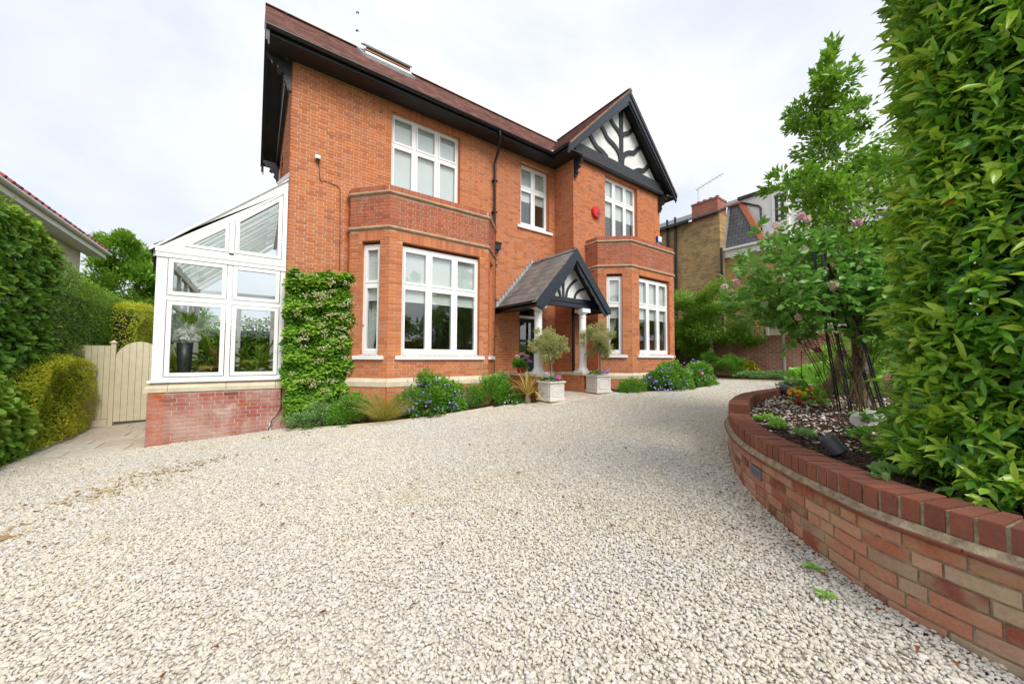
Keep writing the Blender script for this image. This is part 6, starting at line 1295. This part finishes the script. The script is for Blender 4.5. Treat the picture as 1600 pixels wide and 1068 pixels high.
def rose():
    t = thing('rose_bush', 'rambling pink rose bush arching over the black obelisk', 'rose', (6.4, 1.2, .7)); base = np.array([6.5, 1.15, .68]); P = []; D = []; T = []; b = MB(); tips = []
    targets = [(6.7, .75, 2.9), (7.0, .95, 2.7), (6.9, .7, 2.2), (6.6, 1.0, 2.6), (6.2, .85, 2.5), (5.35, 2.2, 2.30), (5.2, 2.05, 2.35), (5.6, 2.2, 2.75), (5.9, 2.1, 3.05), (6.2, 1.8, 3.25), (6.5, 1.5, 3.2), (6.8, 1.2, 3.0), (5.6, 1.7, 2.35), (5.3, 1.6, 2.6), (5.8, 1.4, 2.9), (6.2, 1.0, 2.8), (5.7, 1.1, 2.4), (6.6, .8, 2.4), (6.9, 1.6, 2.6), (5.8, 2.35, 2.5), (5.2, 1.35, 2.3), (6.0, .95, 2.2), (6.4, 2.0, 2.7), (5.05, 1.75, 2.45), (6.5, 1.1, 2.3)]
    for tg in targets:
        tg = np.array(tg)+rng.normal(size=3)*.07; bs = base+np.array([rng.normal()*.22, rng.normal()*.16, 0]); mid = bs*.45+tg*.55+np.array([rng.normal()*.15, rng.normal()*.15, .45]); pts = []
        for s in np.linspace(0, 1, 9): pts.append(bs*(1-s)**2+2*mid*s*(1-s)+tg*s*s+rng.normal(size=3)*.02)
        b.tube([tuple(p) for p in pts], .0065, 5, r1=.003); tips.append(tg)
        for _ in range(34):                                   # side shoots carrying five-part leaves
            s = rng.uniform(.50, 1.03); p0 = bs*(1-s)**2+2*mid*s*(1-s)+tg*s*s; sd_ = unit(rng.normal(size=(1, 3))+np.array([[0, 0, .2]]))[0]; Ls = rng.uniform(.08, .26); young = .2+.5*rng.random()
            for q, an in ((.5, .9), (.5, -.9), (.8, .8), (.8, -.8), (1., 0)):
                side = np.cross(sd_, [0, 0, 1]); P.append(p0+sd_*Ls*q); D.append(sd_*(.5 if an else 1)+side*an); T.append(young)
    b.build('canes', 'twig', t); P, D, T = np.array(P), np.array(D), np.array(T); n = len(P); leaves('foliage', 'rose_leaf', t, P, D+rng.normal(size=(n, 3))*.15, rng.uniform(.08, .13, n), rng.uniform(.055, .08, n), tone=T, tmpl=T_FINE)
    b = MB()
    for a in range(5):
        q = base+np.array([rng.normal()*.22, rng.normal()*.18, 0]); e_ = q+np.array([rng.normal()*.35, rng.normal()*.3, rng.uniform(.5, 1.5)]); b.tube([tuple(q), tuple((q+e_)/2+rng.normal(size=3)*.1), tuple(e_)], .010, 5, r1=.005)
    b.build('old_canes', 'twig', t)
    blooms = [(1140, 455, 5.1, 0), (1137, 470, 5.0, 0), (1132, 448, 5.1, 0), (1150, 440, 5.0, 1), (1209, 366, 4.6, 1), (1252, 337, 4.6, 1), (1262, 342, 4.7, 0), (1340, 348, 4.5, 1), (1302, 445, 4.2, 0), (1195, 476, 4.8, 0), (1245, 405, 4.5, 0), (1262, 478, 4.4, 0), (1248, 495, 4.4, 0), (1213, 353, 4.7, 0), (1262, 538, 4.9, 1), (1277, 546, 4.9, 2), (1146, 465, 5.0, 0), (1256, 390, 4.4, 0), (1234, 418, 4.5, 0)]
    for (u, v, z, kd) in blooms:
        c = np.array(fwd)*z+np.array(rt)*z*(u-800)/558.1-np.array(up)*z*(v-534)/558.1+np.array([0, 0, CAMZ]); k = 34; q = rdir(k); r = .036
        leaves('bloom', ('blush_petal', 'pink_petal', 'magenta_petal')[kd], t, c+q*r*rng.uniform(.3, .9, (k, 1)), q+rng.normal(size=(k, 3))*.5, .032, .037, nor=q, tone=rng.random(k), tmpl=T_ROUND)
rose()
part('log', 'log_wood', thing('leaning_log', 'thick cut branch leaning behind the obelisk', 'branch', (7.6, 1.75, .72)), lambda b: b.tube([(7.75, 1.95, .70), (7.45, 1.62, 1.15), (7.3, 1.48, 1.6)], [.085, .075, .06], 10))
# big laurel on the right
def laurel():
    t = thing('laurel_hedge', 'tall glossy laurel hedge with lime young shoots on the right', 'hedge', (3.8, -.4, .7)); x0, x1, y0, y1, zt = 3.12, 4.7, -2.2, .33, 4.6
    part('inner_core', 'hedge_core', t, lambda b: b.box(x0+.25, x1-.2, y0, y1-.24, .95, zt-.2))
    P, D, T, NR = [], [], [], []
    def shoot(p, o, young):
        k = int(rng.integers(5, 10)); d0 = unit((o*1.0+np.array([0, 0, .35])+rng.normal(size=3)*.4)[None])[0]; Ls = rng.uniform(.07, .17); a0 = rng.random()*6.28; s1_ = unit(np.cross(d0, rng.normal(size=3))[None])[0]; s2_ = np.cross(d0, s1_)
        for i in range(k):
            a = a0+2.4*i; q = i/(k-1); lat = s1_*math.cos(a)+s2_*math.sin(a); P.append(p+d0*Ls*q); D.append(lat*(1.0-.45*q)+d0*(.45+.5*q)-np.array([0, 0, .25*(1-q)])); T.append(young*(.45+.75*q)+rng.normal()*.08); NR.append(d0+np.array([0, 0, .5]))
    n = 8200
    for _ in range(n):                                        # face to the drive
        f = rng.random()
        if f < .62: y = rng.uniform(y0, y1-.12); z = .74+(zt-.74)*rng.random()**1.12; o = np.array([-1, 0, 0.]); p = np.array([x0, y, z])
        elif f < .95: x = rng.uniform(x0+.02, x1); z = rng.uniform(.76, zt); o = np.array([0, 1., 0]); p = np.array([x, y1, z])
        else: o = np.array([-.6, .6, .3]); p = np.array([x0+rng.uniform(0, .2), y1-rng.uniform(0, .2), rng.uniform(.8, zt)])
        lump = fbm(p[None], 21, 2.6)[0]; z = p[2]; taper = .06*(z-2)+.0; roundc = .16*math.exp(-(((p[0]-x0)/.2)**2+((p[1]-y1)/.2)**2)); low = -.26*max(0, 1.12-z)
        p = p-o*(taper*.5-lump*.06+roundc+low+rng.random()**2*.22)
        vis = fbm(p[None]+7, 33, 3.2)[0]; young = float(np.clip((.14+.2*rng.random() if rng.random() < .34 else .48+.6*rng.random())+.35*vis, 0, 1)); shoot(p, o, young)
    P, D, T, NR = map(np.array, (P, D, T, NR)); k = len(P)
    leaves('foliage', 'laurel_leaf', t, P, D, np.exp(rng.normal(size=k)*.30)*.078, np.exp(rng.normal(size=k)*.22)*.031, nor=NR+rng.normal(size=(k, 3))*.25, tone=T, tmpl=T_FINE)
    pk = rng.choice(k, 90, replace=False); leaves('yellowing_leaves', 'gold_leaf', t, P[pk]+D[pk]*.02, D[pk]+np.array([0, 0, -.6]), .085, .036, tone=rng.random(90), tmpl=T_FINE); pk = rng.choice(k, 70, replace=False); leaves('dead_leaves', 'brown_leaf', t, P[pk]+D[pk]*.02, D[pk]+np.array([0, 0, -.8]), .07, .028, tone=rng.random(70), tmpl=T_FINE)
    b = MB()
    for _ in range(10): y = rng.uniform(y0, y1-.2); x = rng.uniform(3.4, 4.3); b.tube([(x, y, .66), (x+rng.normal()*.1, y+rng.normal()*.1, 1.6)], .025, 6)
    b.build('stems', 'bark', t)
laurel()
# hedges on the left boundary
def hedge_face(name, label, X, y0, y1, ztop, mat, n, L, Wf, seed, depth=.35, cat='hedge', tmpl=T_LEAF, thick=1.0, zb=-.25, core=True, tone0=.25, group=None, topw=.22, flipx=1, rough_=1.):
    t = thing(name, label, cat, (X-flipx*.3, (y0+y1)/2, zb)); zt = lambda y: np.interp(y, [p[0] for p in ztop], [p[1] for p in ztop])
    if core:
        ys = np.linspace(y0+.32, y1-.1, 8); b = MB(); xa, xb = (X-flipx*depth, X-flipx*thick)
        ring = [(y, zt(y)-.28) for y in ys]; b.prism([(xa, ys[0], zb)]+[(xa, y, z) for y, z in ring]+[(xa, ys[-1], zb)], (xb-xa, 0, 0)); b.build('inner_core', 'hedge_core', t)  # solid dark block behind the leaves, keeps the hedge from being see-through
    y = rng.uniform(y0, y1, n); top = rng.random(n) < topw; end = (rng.random(n) < .10) & ~top; H = zt(y)-zb; z = zb+H*rng.random(n); x = np.full(n, X, float)
    p0 = np.stack([x, y, z], 1); lump = fbm(p0, seed, 2.2); lump2 = fbm(p0, seed+1, 6.)
    x = x+flipx*(rough_*(.10*lump+.05*lump2)-(rng.random(n)**2)*depth*.7)
    x = np.where(top, X-flipx*thick*rng.random(n), x); z = np.where(top, zt(y)+.06*lump+.04*lump2-.10*rng.random(n)**2+.05*np.abs(rng.normal(size=n))*(rng.random(n) < .2), z)
    x = np.where(end, X-flipx*thick*rng.random(n), x); y = np.where(end, y0+.12*rng.random(n)-.05*np.abs(lump2), y); z = np.where(end, zb+(zt(y)-zb)*rng.random(n), z)
    o = np.where(top[:, None], np.array([flipx*.2, 0, 1.]), np.where(end[:, None], np.array([0, -1., .1]), np.array([flipx*1., 0, .1]))); d_ = o*.55+rng.normal(size=(n, 3))*.6+np.array([0, 0, -.12]); nr = o+rng.normal(size=(n, 3))*.35+np.array([0, 0, .6])
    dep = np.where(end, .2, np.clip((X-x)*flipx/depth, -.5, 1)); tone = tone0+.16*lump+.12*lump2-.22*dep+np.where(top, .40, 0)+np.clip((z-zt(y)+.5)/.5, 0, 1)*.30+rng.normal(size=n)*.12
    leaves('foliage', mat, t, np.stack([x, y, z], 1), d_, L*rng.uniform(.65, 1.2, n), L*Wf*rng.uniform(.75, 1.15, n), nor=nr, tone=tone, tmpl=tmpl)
    return t
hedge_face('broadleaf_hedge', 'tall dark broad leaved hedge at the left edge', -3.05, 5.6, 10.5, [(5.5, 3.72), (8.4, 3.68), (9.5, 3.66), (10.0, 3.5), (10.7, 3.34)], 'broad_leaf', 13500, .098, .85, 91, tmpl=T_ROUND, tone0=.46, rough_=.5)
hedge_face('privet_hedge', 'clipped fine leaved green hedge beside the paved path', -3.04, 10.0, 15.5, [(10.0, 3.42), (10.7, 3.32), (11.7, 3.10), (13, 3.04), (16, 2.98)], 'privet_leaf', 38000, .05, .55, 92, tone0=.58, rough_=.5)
hedge_face('gold_privet', 'golden yellow privet growing in the foot of the left hedge', -2.84, 9.0, 11.75, [(8.9, .9), (9.4, 1.22), (10.2, 1.40), (10.9, 1.36), (11.4, 1.3), (11.8, 1.2)], 'gold_leaf', 13000, .042, .55, 93, .25, 'shrub', T_LEAF, .35, -.10, True, .45)
hedge_face('leafy_shrub', 'fresh green broad leaved shrub at the bottom left edge', -2.92, 6.6, 9.3, [(6.5, 1.0), (8.4, 1.1), (9.0, .85), (9.4, .5)], 'broad_leaf', 2300, .12, .85, 94, .25, 'shrub', T_ROUND, .3, -.18, True, .62)
hedge_face('gold_conifer', 'golden conifer showing above the garden gate', -2.55, 13.4, 16.5, [(13.2, 2.65), (14, 2.85), (16.5, 2.95)], 'gold_leaf', 13000, .055, .45, 95, .3, 'hedge', T_LEAF, .5, .2, True, .5)
hedge_face('privet_hedge', 'green hedge far behind the garden gate', -1.9, 16.2, 22, [(16, 2.7), (22, 3.0)], 'privet_leaf', 9000, .08, .55, 96, .3, 'hedge', T_LEAF, 1.6, 0, True, .5)
tree('garden_tree', 'rounded green tree rising behind the conservatory', (-4.4, 23, 0), [((-4.4, 23, -.3), .16), ((-4.4, 23, 3), .12), ((-4.5, 23, 5.2), .04)], [((-4.6, 23, 4.2), (1.5, 1.5, 1.6), .45), ((-4.9, 23, 5.9), (1.0, 1.1, 1.0), .25), ((-3.9, 23.2, 5.0), (.9, .9, 1.2), .15), ((-3.4, 23, 3.2), (1.4, 1.3, 1.2), .15)], 'tree_leaf', 24000, .17, 'bark', None, 60, 101, T_LEAF,
     [[((-4.45, 23, 5), .05), ((-5.1, 22.6, 6.2), .012)], [((-4.45, 23, 5), .05), ((-4.3, 22.6, 6.3), .012)], [((-4.4, 23, 4.5), .05), ((-3.5, 22.6, 6.4), .012)]], .40, .5)
hedge_face('garden_shrubs', 'green shrubs seen through the far end of the conservatory', 0, 13.9, 15.2, [(13, 2.2), (16, 2.4)], 'privet_leaf', 10, .07, .6, 98) if False else None
def back_shrubs():
    t = thing('garden_shrubs', 'green shrubs glimpsed through the conservatory glass', 'shrub', (-.5, 15, 0)); part('inner_core', 'hedge_core', t, lambda b: b.box(-1.7, 3.5, 15.0, 15.8, -.2, 2.3))
    n = 9000; P = np.stack([rng.uniform(-1.9, 3.6, n), rng.uniform(14.6, 15.1, n), rng.uniform(-.1, 2.75, n)], 1); P[:, 2] -= .4*np.abs(fbm(P, 9, 1.3))*(P[:, 2] > 2); leaves('foliage', 'tree_leaf', t, P, rng.normal(size=(n, 3))+np.array([0, -.7, 0]), .11, .07, nor=rng.normal(size=(n, 3))*.5+np.array([0, -.7, .6]), tone=np.clip(.4+.4*fbm(P, 3, 1.5), 0, 1))
back_shrubs()
# street side, only ever seen as reflections in the glass
hedge_face('street_hedge', 'dark hedge on the street side mirrored in the bay windows', 4, 0, 1, [(0, 1), (1, 1)], 'privet_leaf', 10, .05, .5, 97) if False else None
def street():
    t = thing('street_hedge', 'dark hedge on the street side mirrored in the bay windows', 'hedge', (5, -9, -.2)); part('inner_core', 'hedge_core', t, lambda b: b.box(-8, 22, -10, -9.2, -.6, 2.5))
    n = 16000; P = np.stack([rng.uniform(-8, 22, n), rng.uniform(-9.3, -8.95, n), rng.uniform(-.4, 2.75, n)], 1); leaves('foliage', 'privet_leaf', t, P, rng.normal(size=(n, 3))+np.array([0, .7, 0]), .16, .1, nor=rng.normal(size=(n, 3))*.5+np.array([0, .7, .6]), tone=np.clip(.3+.3*fbm(P, 3, 1.5), 0, 1))
    for i, (x, y, h) in enumerate(((3, -15, 7.5), (9.5, -14, 9.0), (16, -16, 8.0), (-5, -15, 7))):
        tree('street_tree', ('leafy street tree mirrored low in the left bay glass', 'tall street tree mirrored in the upper bay panes', 'street tree mirrored in the right bay glass', 'street tree mirrored in the conservatory glass')[i], (x, y, 0), [((x, y, -.3), .2), ((x, y, h*.5), .13), ((x, y, h*.9), .03)], [((x, y, h*.66), (2.4, 2.2, h*.34), 1.)], 'tree_leaf', 5000, .3, 'bark', 'trees across the street', 40, 120+i)
street()
# litter on the gravel
n = 120; X = rng.uniform(-1.5, 4.5, n); Y = rng.uniform(.6, 6.5, n); k = 60; ss = rng.uniform(1.0, 5.5, k); Q = np.array([at(s, .05+abs(rng.normal())*.22, 0) for s in ss]); X = np.concatenate([X, Q[:, 0]]); Y = np.concatenate([Y, Q[:, 1]])
ok = inpoly(X, Y, GRAVEL); X, Y = X[ok], Y[ok]; n = len(X)
lo = leaves('fallen_leaves', 'brown_leaf', None, np.stack([X, Y, gza(X)+.034], 1), rng.normal(size=(n, 3))*np.array([1, 1, .1]), rng.uniform(.025, .055, n), nor=rng.normal(size=(n, 3))*.3+np.array([0, 0, 1]), tone=rng.random(n)); tag(lo, 'small brown fallen leaves scattered over the gravel', 'leaves', kind='stuff')
for i, (x, y_, lab) in enumerate(((2.56, .62, 'tiny green weed in the gravel near the wall'), (2.80, .74, 'green weed sprouting at the foot of the curved wall'))):
    t = thing('weed', lab, 'weed', (x, y_, gz(x))); kk = 14; a = rng.random(kk)*6.28; leaves('foliage', 'hosta_leaf', t, np.tile([x, y_, gz(x)+.02], (kk, 1)), np.stack([np.cos(a), np.sin(a), rng.uniform(.1, .6, kk)], 1), rng.uniform(.04, .08, kk), .022, tone=rng.random(kk))
